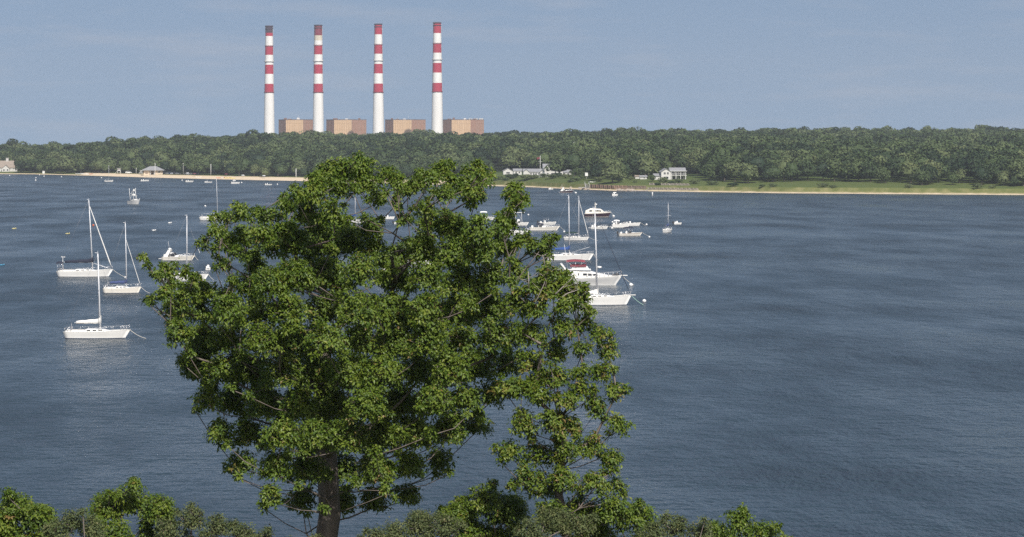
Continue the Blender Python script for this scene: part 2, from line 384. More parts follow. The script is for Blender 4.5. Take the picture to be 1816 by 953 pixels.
for px, top, b3, rt, rb, kind, lab in stacks:
    base = P(px, 300, D_ST); base.z = 5.0
    root = thing('striped_chimney', lab, 'chimney', base, group='power station chimneys')
    k = (b3 - top) / 118.0
    rows = [top + q * k for q in (0, 18, 36, 51.5, 69, 85.5, 103, 118)] + [300]
    z = [EYE - (r_ - HOR) * PS - 5.0 for r_ in rows]; z[-1] = 0.0
    H = z[0]
    def rad(zz): return (rt + (rb - rt) * ((H - zz) / (H - (EYE - (236 - HOR) * PS - 5))) ** 1.08) * PS
    slots = [1, 0, 1, 0, 1, 0, 1, 0]
    prof = []
    for i in range(8):
        s = slots[i]
        if i == 0 and kind in ('sooty', 'maroon'): s = 2
        if i == 1 and kind == 'maroon': s = 3
        n = 8 if i == 7 else 2
        if i == 0 and kind == 'sooty':
            prof += [(rad(z[0]), z[0], 2), (rad(z[0] - (z[0] - z[1]) * 0.68), z[0] - (z[0] - z[1]) * 0.68, 1)]
        else:
            for q in range(n):
                zz = z[i] + (z[i + 1] - z[i]) * q / n
                prof.append((rad(zz), zz, (0 if (kind == 'maroon' and i == 1 and q == 1) else s)))
    prof.append((rad(0), 0))
    prof = [(p[0], p[1]) + ((p[2],) if len(p) > 2 else ()) for p in prof]
    mb = MB(); mb.lathe(prof[::-1] if False else prof, n=36)
    mb.f = [f[::-1] for f in mb.f]
    mb.build('shaft', [ST_WHITE, ST_RED, ST_SOOT, ST_STAIN] if kind == 'sooty' else [ST_WHITE, ST_RED, ST_MAROON, ST_STAIN], root)
    # rim and lip
    cap = MB(); r0 = rad(H)
    cap.lathe([(r0 - 0.9, H - 2), (r0 - 0.9, H + 0.5), (r0 + 0.45, H + 0.5), (r0 + 0.45, H - 1.1), (r0 + 0.02, H - 1.3)], n=36)
    cap.lathe([(r0 + 0.03, H - 4.2), (r0 + 0.6, H - 4.0), (r0 + 0.6, H - 3.3), (r0 + 0.03, H - 3.1)], n=36)
    cap.build('rim', ST_SOOT, root)
    def gallery(zz, m, w=1.0, h=1.0):
        r0 = rad(zz); g = MB()
        g.lathe([(r0 + 0.02, zz - 0.9), (r0 + w, zz - 0.3), (r0 + w, zz), (r0 + 0.02, zz)], n=36)
        for hh in (0.55, 1.1):
            g.tube([(math.cos(t) * (r0 + w - .08), math.sin(t) * (r0 + w - .08), zz + hh * h) for t in np.linspace(0, 2 * math.pi, 33)], 0.07, 4, caps=False)
        for t in np.linspace(0, 2 * math.pi, 21)[:-1]:
            x, y = math.cos(t) * (r0 + w - .08), math.sin(t) * (r0 + w - .08)
            g.tube([(x, y, zz - .1), (x, y, zz + 1.1 * h)], 0.06, 4)
        g.build('gallery', m, root)
    gallery(z[3] - (z[3] - z[4]) * 0.66, ST_GALL, 1.25)
    gallery(z[7], ST_GALLR, 0.8, 0.7)
    gallery(z[2] + 0.4, ST_GALLR, 0.5, 0.7)
    # access ladder up the shaded flank
    ld = MB(); a = R(-18)
    for off in (-0.03, 0.03):
        ld.tube([(math.cos(a + off) * (rad(zz) + 0.35), math.sin(a + off) * (rad(zz) + 0.35), zz) for zz in np.linspace(0, H - 2, 14)], 0.09, 4)
    for zz in np.arange(2, H - 2, 1.4):
        ld.tube([(math.cos(a + o_) * (rad(zz) + 0.35), math.sin(a + o_) * (rad(zz) + 0.35), zz) for o_ in (-0.03, 0.03)], 0.05, 4)
    ld.build('ladder', ST_GALL, root)

def clad(name, c, c2):
    """ribbed sheet cladding: narrow vertical ribs, panel seams, weathering"""
    m = bpy.data.materials.new(name); m.use_nodes = True; nt = m.node_tree; b = nt.nodes['Principled BSDF']; L = nt.links.new
    b.inputs['Roughness'].default_value = 0.7; b.inputs['Specular IOR Level'].default_value = 0.2
    t = nt.nodes.new('ShaderNodeTexCoord')
    n1 = nt.nodes.new('ShaderNodeTexNoise'); n1.inputs['Scale'].default_value = 1.0; n1.inputs['Detail'].default_value = 4
    p1 = nt.nodes.new('ShaderNodeMapping'); p1.inputs['Scale'].default_value = (0.8, 0.8, 0.03); L(t.outputs['Object'], p1.inputs[0]); L(p1.outputs[0], n1.inputs['Vector'])
    w = nt.nodes.new('ShaderNodeTexBrick'); w.offset = 0.0; w.inputs['Scale'].default_value = 1.0; w.inputs['Mortar Size'].default_value = 0.22; w.inputs['Brick Width'].default_value = 2.4; w.inputs['Row Height'].default_value = 9.0
    p2 = nt.nodes.new('ShaderNodeMapping'); p2.inputs['Rotation'].default_value = (R(90), 0, 0); L(t.outputs['Object'], p2.inputs[0])
    cb = nt.nodes.new('ShaderNodeSeparateXYZ'); L(t.outputs['Object'], cb.inputs[0])
    ad = nt.nodes.new('ShaderNodeMath'); ad.operation = 'MULTIPLY_ADD'; ad.inputs[1].default_value = 0.8; L(cb.outputs['Y'], ad.inputs[0]); L(cb.outputs['X'], ad.inputs[2])
    cc = nt.nodes.new('ShaderNodeCombineXYZ'); L(ad.outputs[0], cc.inputs[0]); L(cb.outputs['Z'], cc.inputs[1]); L(cc.outputs[0], w.inputs['Vector'])
    w.inputs['Color1'].default_value = (*c, 1); w.inputs['Color2'].default_value = (*[v * 0.93 for v in c], 1); w.inputs['Mortar'].default_value = (*[v * 0.62 for v in c], 1)
    r = nt.nodes.new('ShaderNodeMapRange'); r.inputs[1].default_value = 0.42; r.inputs[2].default_value = 0.7; r.inputs[4].default_value = 0.7; L(n1.outputs['Fac'], r.inputs[0])
    x = nt.nodes.new('ShaderNodeMix'); x.data_type = 'RGBA'; x.inputs['B'].default_value = (*c2, 1); L(r.outputs[0], x.inputs['Factor']); L(w.outputs['Color'], x.inputs['A'])
    L(x.outputs['Result'], b.inputs['Base Color'])
    return m
CLAD = clad('tan_ribbed_cladding', (0.62, 0.43, 0.265), (0.50, 0.32, 0.18))
CLAD_SHADE = clad('shaded_ribbed_cladding', (0.37, 0.23, 0.165), (0.36, 0.17, 0.11))  # darker copy for side walls: shade of the turned faces is painted in
ROOFM = mat('flat_roof_gravel', (0.16, 0.12, 0.11), 0.9, var=0.5, scale=0.4)
RUSTY = mat('roof_plant_brown', (0.17, 0.09, 0.07), 0.8, var=0.6, scale=0.6)
PALE = mat('roof_plant_pale', (0.55, 0.53, 0.50), 0.7, var=0.4, scale=0.5)
D_BH = 3640.0; BS = D_BH / FPX
houses = [
    (493.5, 507, 537.5, 556, 213, 'tan boiler house standing between the sooty chimney and the maroon topped chimney', 0),
    (578.5, 592.5, 623.5, 650, 213, 'tan boiler house whose foot shows lowest through a dip in the wooded ridge', 1),
    (683.5, 697.5, 730, 755.5, 213, 'tan boiler house standing between the clean topped chimney and the tallest chimney', 2),
    (786.5, 801, 834.5, 859.5, 213, 'tan boiler house at the end of the row with pale plant on its roof', 3),
]
for x0, x1, x2, x3, top, lab, ix in houses:
    c = P((x1 + x2) / 2, HOR, D_BH); c.z = 5
    root = thing('boiler_house', lab, 'building', c, group='power station boiler houses')
    H = EYE - (top - HOR) * BS - 5
    X = [(v - (x1 + x2) / 2) * BS for v in (x0, x1, x2, x3)]
    plan = [(X[1], 0), (X[2], 0), (X[3], 17), (X[3] - 2, 46), (X[0] + 2, 46), (X[0], 21)]
    mb = MB(); n = 6
    vs = [(x, y, 0) for x, y in plan] + [(x, y, H) for x, y in plan]
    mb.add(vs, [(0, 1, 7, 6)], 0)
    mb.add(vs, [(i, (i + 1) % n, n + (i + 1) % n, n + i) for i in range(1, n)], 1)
    mb.build('wall', [CLAD, CLAD_SHADE], root)
    rf = MB(); k = 1.006
    cx_, cy_ = sum(p[0] for p in plan) / n, sum(p[1] for p in plan) / n
    o1 = [((x - cx_) * k + cx_, (y - cy_) * k + cy_) for x, y in plan]
    rf.add([(x, y, H + 0.01) for x, y in o1] + [(x, y, H + 0.8) for x, y in o1], [(i, (i + 1) % n, n + (i + 1) % n, n + i) for i in range(n)] + [tuple(range(n, 2 * n)), tuple(range(n))[::-1]])
    ro = rf.build('roof', ROOFM, root)
    rng = random.Random(5 + ix)
    w = X[3] - X[0]
    for q, u in enumerate([0.18, 0.3, 0.52, 0.8][: 3 + ix % 2]):
        u += rng.uniform(-.05, .05); s_ = rng.uniform(1.6, 3.6)
        v = MB(); hgt = rng.uniform(0.9, 2.4)
        v.box((X[0] + u * w, rng.uniform(8, 24), H + 0.8 + hgt / 2), (s_ * 1.5, s_, hgt), top=0.8)
        v.build('roof_vent', RUSTY if q != 2 else ST_GALL, ro)
    for u, hh in ((0.57, 6.5), (0.33, 3.2)) if ix != 3 else ((0.68, 4.0), (0.2, 3.0)):
        a = MB(); a.tube([(X[0] + u * w, 14, H + .8), (X[0] + u * w, 14, H + hh)], [0.16, 0.07], 5); a.tube([(X[0] + u * w - .5, 14, H + hh * .8), (X[0] + u * w + .5, 14, H + hh * .8)], 0.06, 4)
        a.build('roof_mast', ST_GALL, ro)
    if ix == 3:
        v = MB()
        for u in (0.64, 0.7, 0.77, 0.83, 0.9, 0.96):
            v.cut().box((X[0] + u * w, 18 + rng.uniform(-4, 6), H + 0.8 + 0.7), (rng.uniform(1.5, 3), 2.5, rng.uniform(1.0, 1.9)), top=.85)
        v.parts('roof_plant', PALE, ro)
        v = MB(); v.box((X[0] + .9 * w, 14.2, H - 5), (3.2, 3, 2.6), rz=R(40)); v.build('wall_duct', RUSTY, root)
# ------------------------------------------------------------------ far woods
def leaf_mat(name, c_dark, c_lit, source, rough=0.6, trans=0.25, spec=0.3):
    """foliage: colour runs between two greens by a per-leaf attribute and a per-tree value"""
    m = bpy.data.materials.new(name); m.use_nodes = True; nt = m.node_tree; L = nt.links.new
    b = nt.nodes['Principled BSDF']; out = nt.nodes['Material Output']
    b.inputs['Roughness'].default_value = rough; b.inputs['Specular IOR Level'].default_value = spec
    a = nt.nodes.new('ShaderNodeAttribute'); a.attribute_name = 'leaf_tone'
    rp = nt.nodes.new('ShaderNodeValToRGB'); e = rp.color_ramp.elements
    e[0].position = 0; e[0].color = (*c_dark, 1); e[1].position = 1; e[1].color = (*c_lit[-1], 1)
    for i, c in enumerate(c_lit[:-1]):
        q = e.new((i + 1) / len(c_lit)); q.color = (*c, 1)
    if source == 'object':
        oi = nt.nodes.new('ShaderNodeObjectInfo'); ad = nt.nodes.new('ShaderNodeMath'); ad.operation = 'MULTIPLY_ADD'; ad.inputs[1].default_value = 0.22
        mu = nt.nodes.new('ShaderNodeMath'); mu.operation = 'MULTIPLY'; mu.inputs[1].default_value = 0.8
        L(oi.outputs['Random'], mu.inputs[0]); L(a.outputs['Fac'], ad.inputs[0]); L(mu.outputs[0], ad.inputs[2]); L(ad.outputs[0], rp.inputs[0])
    else: L(a.outputs['Fac'], rp.inputs[0])
    L(rp.outputs[0], b.inputs['Base Color'])
    if trans > 0:
        tr = nt.nodes.new('ShaderNodeBsdfTranslucent'); ms = nt.nodes.new('ShaderNodeMixShader'); ms.inputs[0].default_value = trans
        L(rp.outputs[0], tr.inputs[0]); L(b.outputs[0], ms.inputs[1]); L(tr.outputs[0], ms.inputs[2]); L(ms.outputs[0], out.inputs[0])
    return m
FAR_D = (0.022, 0.040, 0.021)
FAR_L = [(0.034, 0.056, 0.022), (0.056, 0.085, 0.031), (0.083, 0.114, 0.045), (0.112, 0.140, 0.060), (0.125, 0.146, 0.058)]
WOOD_M = leaf_mat('woodland_foliage', FAR_D, FAR_L, 'attr', trans=0.12, spec=0.15)
TREE_M = leaf_mat('tree_foliage', FAR_D, FAR_L, 'object', trans=0.12, spec=0.15)
BARK = mat('grey_brown_bark', (0.085, 0.068, 0.055), 0.9, var=0.7, scale=2.5, c2=(0.16, 0.14, 0.12), stretch=(1, 1, 0.25), bump=0.6, spec=0.1)

def crown_proto(seed, nleaf=300, r=6.0, h=9.0, leaf=0.78):
    """crown made of rounded lobes covered with leaf sprays; base of crown at z=0"""
    g = np.random.default_rng(seed)
    lobes = []
    for i in range(9):
        t = g.uniform(0, 2 * np.pi); q = np.sqrt(g.uniform(0, 1)); zc = g.uniform(0.2, 0.78)
        rr = r * (0.34 + 0.20 * g.random()); prof = np.sqrt(max(0.05, 1 - ((zc - 0.4) / 0.62) ** 2))
        lobes.append((np.cos(t) * q * (r - rr) * prof, np.sin(t) * q * (r - rr) * prof, zc * h, rr))
    lobes.append((0, 0, h * 0.42, r * 0.62)); lobes.append((g.uniform(-1, 1), g.uniform(-1, 1), h * 0.76, r * 0.42))
    C = np.array(lobes)
    pts = []; nor = []
    while len(pts) < nleaf:
        k = g.integers(len(C)); v = g.normal(size=3); v /= np.linalg.norm(v)
        if v[2] < -0.55: continue
        p = C[k, :3] + v * C[k, 3] * g.uniform(0.88, 1.08) * np.array([1, 1, .85])
        dist = np.linalg.norm((C[:, :3] - p) / np.array([1, 1, .85]), axis=1) / C[:, 3]
        dist[k] = 9
        if dist.min() < 0.82: continue
        pts.append(p); nor.append(v)
    pts = np.array(pts); nor = np.array(nor)
    nrm = nor * 0.75 + g.normal(size=nor.shape) * 0.42 + np.array([0, 0, 0.25]); nrm /= np.linalg.norm(nrm, axis=1)[:, None]
    up = g.normal(size=nor.shape); u = np.cross(nrm, up); u /= np.linalg.norm(u, axis=1)[:, None]; w = np.cross(nrm, u)
    s = g.uniform(0.6, 1.25, (len(pts), 1)) * leaf
    q = np.stack([pts - u * s * 0.9, pts - w * s * .55 + u * s * .1, pts + u * s, pts + w * s * .6 - u * s * .15], 1)
    V = q.reshape(-1, 3); F = np.arange(len(V)).reshape(-1, 4)
    tone = np.clip(0.5 + g.normal(size=len(pts)) * 0.28, 0, 1)
    # solid heart of twigs and inner leaves, so that a crown is not see-through; its dark tone paints in the inner shade
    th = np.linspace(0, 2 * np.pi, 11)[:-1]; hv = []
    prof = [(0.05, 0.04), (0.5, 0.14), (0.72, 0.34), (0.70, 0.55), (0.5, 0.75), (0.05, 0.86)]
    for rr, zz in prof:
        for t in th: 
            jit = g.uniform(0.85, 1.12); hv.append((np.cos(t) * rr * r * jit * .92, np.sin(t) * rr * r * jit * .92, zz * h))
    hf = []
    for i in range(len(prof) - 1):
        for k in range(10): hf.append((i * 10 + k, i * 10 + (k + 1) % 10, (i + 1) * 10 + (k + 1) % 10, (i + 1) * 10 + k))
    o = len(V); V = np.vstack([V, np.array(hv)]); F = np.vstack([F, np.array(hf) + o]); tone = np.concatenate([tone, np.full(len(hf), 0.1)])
    return V, F, tone
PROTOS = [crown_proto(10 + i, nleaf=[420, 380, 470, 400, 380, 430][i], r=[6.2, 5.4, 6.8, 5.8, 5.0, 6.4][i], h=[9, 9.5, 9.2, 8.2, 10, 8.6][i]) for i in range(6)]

# clear ground: (px0, px1, nearest depth behind the waterline) -- nothing grows in front of this
def first_tree_s(px):
    return float(np.interp(px, [0, 30, 34, 150, 170, 300, 360, 520, 700, 800, 880, 905, 1000, 1015, 1060, 1100, 1130, 1165, 1180, 1240, 1260, 1330, 1450, 1600, 1816],
                           [75, 75, 22, 24, 40, 66, 60, 52, 60, 90, 150, 155, 160, 100, 40, 44, 90, 150, 170, 150, 40, 26, 60, 30, 24]))
rng = np.random.default_rng(77)
cand = []
sp = 8.9
for d in np.arange(1225, D_RIDGE + 40, sp):
    wpx = sp / d * FPX
    for px in np.arange(-130, 1990, wpx):
        p = px + rng.uniform(-.42, .42) * wpx; dd = d + rng.uniform(-.45, .45) * sp
        s = dd - float(shore_d(p))
        if s < first_tree_s(p): continue
        front = s < first_tree_s(p) + 22
        sc = float(np.clip(rng.normal(0.97, 0.20), 0.55, 1.45)) * (0.86 if front else 1.0)
        cand.append([p, dd, sc, rng.integers(6), rng.uniform(0, 6.28), s])
cand = np.array(cand)
gz = ground_z(cand[:, 0], cand[:, 1])
lift = np.array([1.5 * mnoise.noise((c[0] * c[1] * 3.2e-6, c[1] * 0.018, 5.1)) for c in cand]) * (cand[:, 5] > 110)
# colour drifts: some groves lighter, some darker, a few yellowish trees
gn = np.array([mnoise.noise((c[0] * 0.012, c[1] * 0.012, 1.3)) for c in cand])
tonec = np.clip(0.40 + 0.42 * gn + rng.normal(size=len(cand)) * 0.24, 0.0, 0.9)
tonec = np.where(rng.random(len(cand)) < 0.03, 0.90, tonec)
tonec = np.where((cand[:, 0] > 900) & (cand[:, 5] < 420), tonec + 0.06, tonec)
# ordering by depth, hide-test per photo column so that trees nobody can see are not built
order = np.argsort(cand[:, 1]); hz = np.full(2400, 1e9); keep = []
for i in order:
    p, dd, sc = cand[i, 0], cand[i, 1], cand[i, 2]
    topz = gz[i] + lift[i] + (4.0 + 9.2) * sc; ty = HOR - (topz - EYE) / dd * FPX; w = 6 * sc / dd * FPX
    a, b = int(p - w * .7) + 200, int(p + w * .7) + 200
    seg = hz[max(a, 0):b + 1]
    if ty > seg.max() + 5: continue
    keep.append(i)
    y0 = ty + 5
    hz[max(a, 0):b + 1] = np.minimum(seg, y0)
keep = np.array(keep)
# trees one can tell apart: the front row along the shore in the picture; the rest is one wood
fs = np.array([cand[i, 5] - first_tree_s(cand[i, 0]) for i in keep])
isfront = (fs < 20) & (cand[keep, 0] > -15) & (cand[keep, 0] < 1830)
front = keep[isfront]; mass = keep[~isfront]
extra = len(front) - 280
if extra > 0:
    far_first = front[np.argsort(-cand[front, 1])][:extra]; front = np.array([i for i in front if i not in set(far_first.tolist())]); mass = np.concatenate([mass, far_first])
print('woods', len(cand), 'kept', len(keep), 'front', len(front))
def build_mass():
    Vs, Fs, Ts = [], [], []; off = 0
    for i in mass:
        p, dd, sc, k, rot, s = cand[i]; V, F, T = PROTOS[int(k)]
        c, sn = math.cos(rot), math.sin(rot); z0 = gz[i] + lift[i] + 3.2 * sc
        W = np.empty_like(V); W[:, 0] = (V[:, 0] * c - V[:, 1] * sn) * sc + (p - CX) / FPX * dd; W[:, 1] = (V[:, 0] * sn + V[:, 1] * c) * sc + dd; W[:, 2] = V[:, 2] * sc * (0.95 + 0.1 * c) + z0
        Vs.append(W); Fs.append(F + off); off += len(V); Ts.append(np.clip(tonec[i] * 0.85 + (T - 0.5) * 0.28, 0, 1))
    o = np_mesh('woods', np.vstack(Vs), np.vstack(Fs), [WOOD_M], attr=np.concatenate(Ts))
    tag(o, 'dense deciduous wood covering the low hill below the chimneys', 'woods', kind='stuff')
build_mass()

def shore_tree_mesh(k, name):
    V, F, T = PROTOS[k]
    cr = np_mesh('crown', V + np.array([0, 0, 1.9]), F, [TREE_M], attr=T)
    return cr
def trunk_mb(h=3.5, r=0.32, seed=0):
    g = random.Random(seed); mb = MB()
    mb.tube([(0, 0, -0.6), (0.05, 0, 0.4), (g.uniform(-.15, .15), g.uniform(-.15, .15), h * .7), (0.1, 0.1, h + 1.5)], [r * 1.35, r, r * .85, r * .6], 7)
    for q in range(4):
        t = q * 1.6 + g.random(); mb.tube([(0, 0, h * .6), (math.cos(t) * 1.2, math.sin(t) * 1.2, h * 1.1), (math.cos(t) * 2.6, math.sin(t) * 2.6, h * 1.75)], [r * .5, r * .35, r * .15], 5)
    return mb
tree_protos = []
for k in range(6):
    root = thing('shore_tree', '', 'tree')
    c = shore_tree_mesh(k, 'crown'); c.parent = root
    t = trunk_mb(seed=k).build('trunk', BARK, root)
    tree_protos.append((root, c, t))
used_proto = set()
def place_tree(k, px, dd, sc, rot, label, group=None, sz=1.0, z=None, name=None):
    k = int(k); root, c, t = tree_protos[k]
    if k in used_proto:
        r = root.copy(); col.objects.link(r)
        for ch in (c, t):
            q = ch.copy(); col.objects.link(q); q.parent = r
        root = r
    used_proto.add(k)
    x = (px - CX) / FPX * dd
    root.location = (x, dd, float(ground_z(px, dd)) if z is None else z)
    root.rotation_euler = (0, 0, rot); root.scale = (sc, sc, sc * sz)
    root['label'] = label
    if group: root['group'] = group
    elif 'group' in root: del root['group']
    if name: root.name = name
    return root
def shore_zone(px):
    if px < 205: return 'rounded green tree on the wooded shore between the tan house and the beach', 'trees between the tan house and the beach'
    if px < 560: return 'green tree in the front row of woods behind the sandy beach', 'trees behind the sandy beach'
    if px < 880: return 'green shore tree partly hidden behind the big leafy foreground tree', 'trees behind the foreground tree'
    if px < 1200: return 'green tree standing behind the waterfront houses and lawn', 'trees behind the waterfront houses'
    return 'green tree along the wooded shore beyond the porch house', 'trees beyond the porch house'
for i in front:
    p, dd, sc, k, rot, s = cand[i]
    lab, gr = shore_zone(p)
    place_tree(k, p, dd, sc, rot, lab, gr)
# single trees that stand out
def special(px, base_s, width_px, top_y, label, k, rot=0.4, cat=None):
    dd = float(shore_d(px)) + base_s; z = float(ground_z(px, dd))
    V = PROTOS[k][0]; w = (V[:, 0].max() - V[:, 0].min()); sc = width_px / FPX * dd / w
    topz = EYE - (top_y - HOR) / FPX * dd; hh = V[:, 2].max() + 1.9
    return place_tree(k, px, dd, sc, rot, label, sz=(topz - z) / (hh * sc), z=z)
special(118, 26, 52, 275, 'broad light green tree bulging out over the shore near the white beach box', 2)
special(60, 24, 44, 281, 'rounded green tree right beside the tan roofed shore house', 0, 1.0)
special(470, 40, 17, 297, 'small yellowing bush shaped tree on the back edge of the beach', 3, 2.0)
special(424, 46, 16, 276, 'narrow yellow green tree climbing the slope behind the beach', 4, 0.2)
special(1086, 22, 52, 285, 'big dark dome shaped tree casting shade on the lawn', 2, 0.8)
special(992, 92, 48, 276, 'tall dark green tree rising beside the grey roofed big house', 0, 2.2)
special(1028, 85, 34, 297, 'dark reddish brown leaved tree between the big house and the lawn', 5, 1.4)
special(1110, 98, 46, 283, 'pale silvery green tree standing behind the dark dome shaped tree', 1, 0.3)
special(1148, 84, 40, 281, 'leafy tree shading the small white shed', 3, 0.9)
special(934, 27, 30, 309, 'low dark round bush in front of the long white house', 3, 0.0)
special(925, 16, 24, 319, 'low bush on the bank above the thin beach strip', 5, 2.0)
special(979, 42, 26, 309, 'dark hedge like bush in front of the grey roofed big house', 4, 1.1)
special(1157, 36, 13, 310, 'small clipped bright green tree beside the white shed', 4, 1.9)
special(1177, 24, 20, 314, 'dark shrub in front of the white porch house', 5, 0.7)
special(1022, 30, 22, 312, 'leafy shrub between the big house and the white nest box', 1, 2.6)
g_ = np.random.default_rng(21)
for i, (px, s_, w_, h_) in enumerate([(872, 12, 18, 8), (884, 20, 20, 7), (896, 14, 16, 6), (905, 30, 20, 9), (914, 40, 16, 8), (950, 40, 14, 7), (964, 52, 13, 8), (990, 60, 18, 9), (1003, 50, 20, 8),
                                      (1012, 20, 12, 5), (1032, 44, 16, 8), (1062, 30, 20, 9), (1098, 34, 18, 8), (1118, 46, 14, 7), (1126, 30, 10, 4), (1166, 14, 13, 5), (1190, 22, 16, 6), (1204, 30, 18, 8), (1230, 26, 20, 9), (1262, 20, 22, 8), (1300, 12, 22, 7), (1352, 10, 14, 5), (1371, 12, 18, 7), (1460, 13, 26, 8), (1478, 11, 15, 5), (1612, 12, 20, 7), (1733, 11, 24, 8), (1760, 13, 16, 6)]):
    dd = float(shore_d(px)) + s_; z = float(ground_z(px, dd)); yb = HOR + (EYE - z) / dd * FPX
    o_ = special(px, s_, w_, yb - h_, 'green shrub growing on the grass bank before the waterfront houses', int(g_.integers(6)), float(g_.uniform(0, 6)))
    o_['group'] = 'shrubs on the grass bank'; o_['category'] = 'shrub'; o_.name = 'bank_shrub'
for k in range(6):
    if k not in used_proto:
        for o in tree_protos[k]: bpy.data.objects.remove(o)
# ------------------------------------------------------------------ what stands on the far shore
HW = mat('white_clapboard', (0.60, 0.59, 0.565), 0.7, var=0.4, scale=1.5, stretch=(.3, .3, 4))
HTAN = mat('tan_stucco', (0.62, 0.52, 0.40), 0.8, var=0.3, scale=0.8)
RGREY = mat('grey_shingle_roof', (0.27, 0.275, 0.29), 0.85, var=0.5, scale=1.5)
RTAN = mat('weathered_tan_roof', (0.30, 0.25, 0.205), 0.85, var=0.5, scale=1.5)
TRIM = mat('white_trim_paint', (0.78, 0.78, 0.76), 0.5, var=0.2)
BRICK = mat('chimney_stone', (0.55, 0.53, 0.50), 0.9, var=0.5, scale=2)
PILE = mat('bulkhead_timber', (0.30, 0.20, 0.145), 0.9, var=0.7, scale=0.9, stretch=(1, 1, 0.2), c2=(0.17, 0.115, 0.09))
ROCK = mat('shore_boulder', (0.42, 0.35, 0.29), 0.9, var=0.6, scale=0.8)
PALEROCK = mat('pale_seawall_stone', (0.36, 0.32, 0.27), 0.9, var=0.7, scale=0.5)
POLE = mat('weathered_pole', (0.42, 0.41, 0.39), 0.8, var=0.4, scale=0.6)

def gable(mb, x0, x1, y0, y1, z0, ze, zr, over=0.4, wall=0, roof=1, axis='x', roofmb=None):
    """walls and pitched roof; ridge along axis"""
    if axis == 'x':
        ym = (y0 + y1) / 2
        mb.add([(x0, y0, z0), (x1, y0, z0), (x1, y1, z0), (x0, y1, z0), (x0, y0, ze), (x1, y0, ze), (x1, y1, ze), (x0, y1, ze), (x0, ym, zr - .12), (x1, ym, zr - .12)],
               [(0, 1, 5, 4), (2, 3, 7, 6), (1, 2, 6, 9, 5), (3, 0, 4, 8, 7)], wall)
        sl = (zr - ze) / (ym - y0); a = ze - over * sl
        vs = [(x0 - over, y0 - over, a), (x1 + over, y0 - over, a), (x1 + over, ym, zr), (x0 - over, ym, zr), (x1 + over, y1 + over, a), (x0 - over, y1 + over, a)]
    else:
        xm = (x0 + x1) / 2
        mb.add([(x0, y0, z0), (x1, y0, z0), (x1, y1, z0), (x0, y1, z0), (x0, y0, ze), (x1, y0, ze), (x1, y1, ze), (x0, y1, ze), (xm, y0, zr - .12), (xm, y1, zr - .12)],
               [(0, 1, 5, 8, 4), (2, 3, 7, 9, 6), (1, 2, 6, 5), (3, 0, 4, 7)], wall)
        sl = (zr - ze) / (xm - x0); a = ze - over * sl
        vs = [(x1 + over, y0 - over, a), (x1 + over, y1 + over, a), (xm, y1 + over, zr), (xm, y0 - over, zr), (x0 - over, y1 + over, a), (x0 - over, y0 - over, a)]
    up = [(p[0], p[1], p[2] + 0.22) for p in vs]
    (roofmb or mb).add(vs + up, [(6, 7, 8, 9), (9, 8, 10, 11), (1, 0, 3, 2), (2, 3, 5, 4), (0, 1, 7, 6), (1, 2, 8, 7), (2, 4, 10, 8), (4, 5, 11, 10), (5, 3, 9, 11), (3, 0, 6, 9)], roof if roofmb is None else 0)

def windows(root, rects, y, mt=None):
    """rects (x, z, w, h) on the face at depth y facing the water"""
    for x, z, w, h in rects:
        f = MB()
        t = 0.12
        f.box((x, y - .03, z + h / 2 + t / 2), (w + 2 * t, .1, t)); f.box((x, y - .03, z - h / 2 - t / 2), (w + 2 * t, .1, t))
        f.box((x - w / 2 - t / 2, y - .03, z), (t, .1, h)); f.box((x + w / 2 + t / 2, y - .03, z), (t, .1, h)); f.box((x, y - .045, z), (0.07, .05, h))
        o = f.build('window', TRIM, root)
        MB().box((x, y - .012, z), (w, .03, h)).build('pane', GLASS, o)

def site(px, s):
    d = float(shore_d(px)) + s
    return Vector(((px - CX) / FPX * d, d, float(ground_z(px, d)))), d / FPX

# house by the shore at the far end of the beach
o, k = site(11, 42)
r = thing('shore_house', 'tan shingle roofed house with a stone chimney where the beach begins', 'house', o)
w = MB(); rf = MB()
gable(w, -11, 5.2, 0, 11, -1, 3.2, 8.2, roofmb=rf); gable(w, -3.0, 2.8, -2.2, 6, -1, 2.6, 5.0, axis='y', roofmb=rf)
gable(w, 5.2, 8.3, 1, 7, -1, 2.8, 4.6, roofmb=rf)
w.build('wall', HW, r); ro = rf.build('roof', RTAN, r)
MB().box((0.2, 5.5, 8.6), (1.9, 1.5, 3.4)).box((0.2, 5.5, 10.4), (2.2, 1.8, .3)).build('chimney', BRICK, ro)
windows(r, [(-1.5, 1.2, 1.1, 1.4), (1.3, 1.2, 1.1, 1.4)], -2.2); windows(r, [(-8.5, 1.8, 1.6, 1.6), (-5.6, 1.8, 1.6, 1.6)], 0)

# beach pavilion
o, k = site(271, 40)
r = thing('beach_pavilion', 'tan beach pavilion with a low grey hip roof and open breezeway', 'pavilion', o)
w = MB()
w.box((-4.3, 3, 1.2), (4.2, 6, 4.0)); w.box((4.3, 3, 1.2), (5.4, 6, 4.0)); w.box((0.1, 5.8, 1.2), (4.4, .3, 4.0)); w.build('wall', HTAN, r)
pm = MB()
for x in (-1.6, 1.0): pm.cut().box((x, .2, 1.6), (.35, .35, 3.2))
pm.parts('post', TRIM, r)
rf = MB()
rf.add([(-8, -1.6, 3.2), (8, -1.6, 3.2), (8, 7.6, 3.2), (-8, 7.6, 3.2), (-2.4, 3, 5.9), (2.4, 3, 5.9), (-8, -1.6, 2.95), (8, -1.6, 2.95), (8, 7.6, 2.95), (-8, 7.6, 2.95)],
       [(0, 1, 5, 4), (1, 2, 5), (2, 3, 4, 5), (3, 0, 4), (6, 7, 1, 0), (7, 8, 2, 1), (8, 9, 3, 2), (9, 6, 0, 3), (9, 8, 7, 6)])
rf.build('roof', RGREY, r)
windows(r, [(4.3, 1.9, 1.5, .9)], 0)

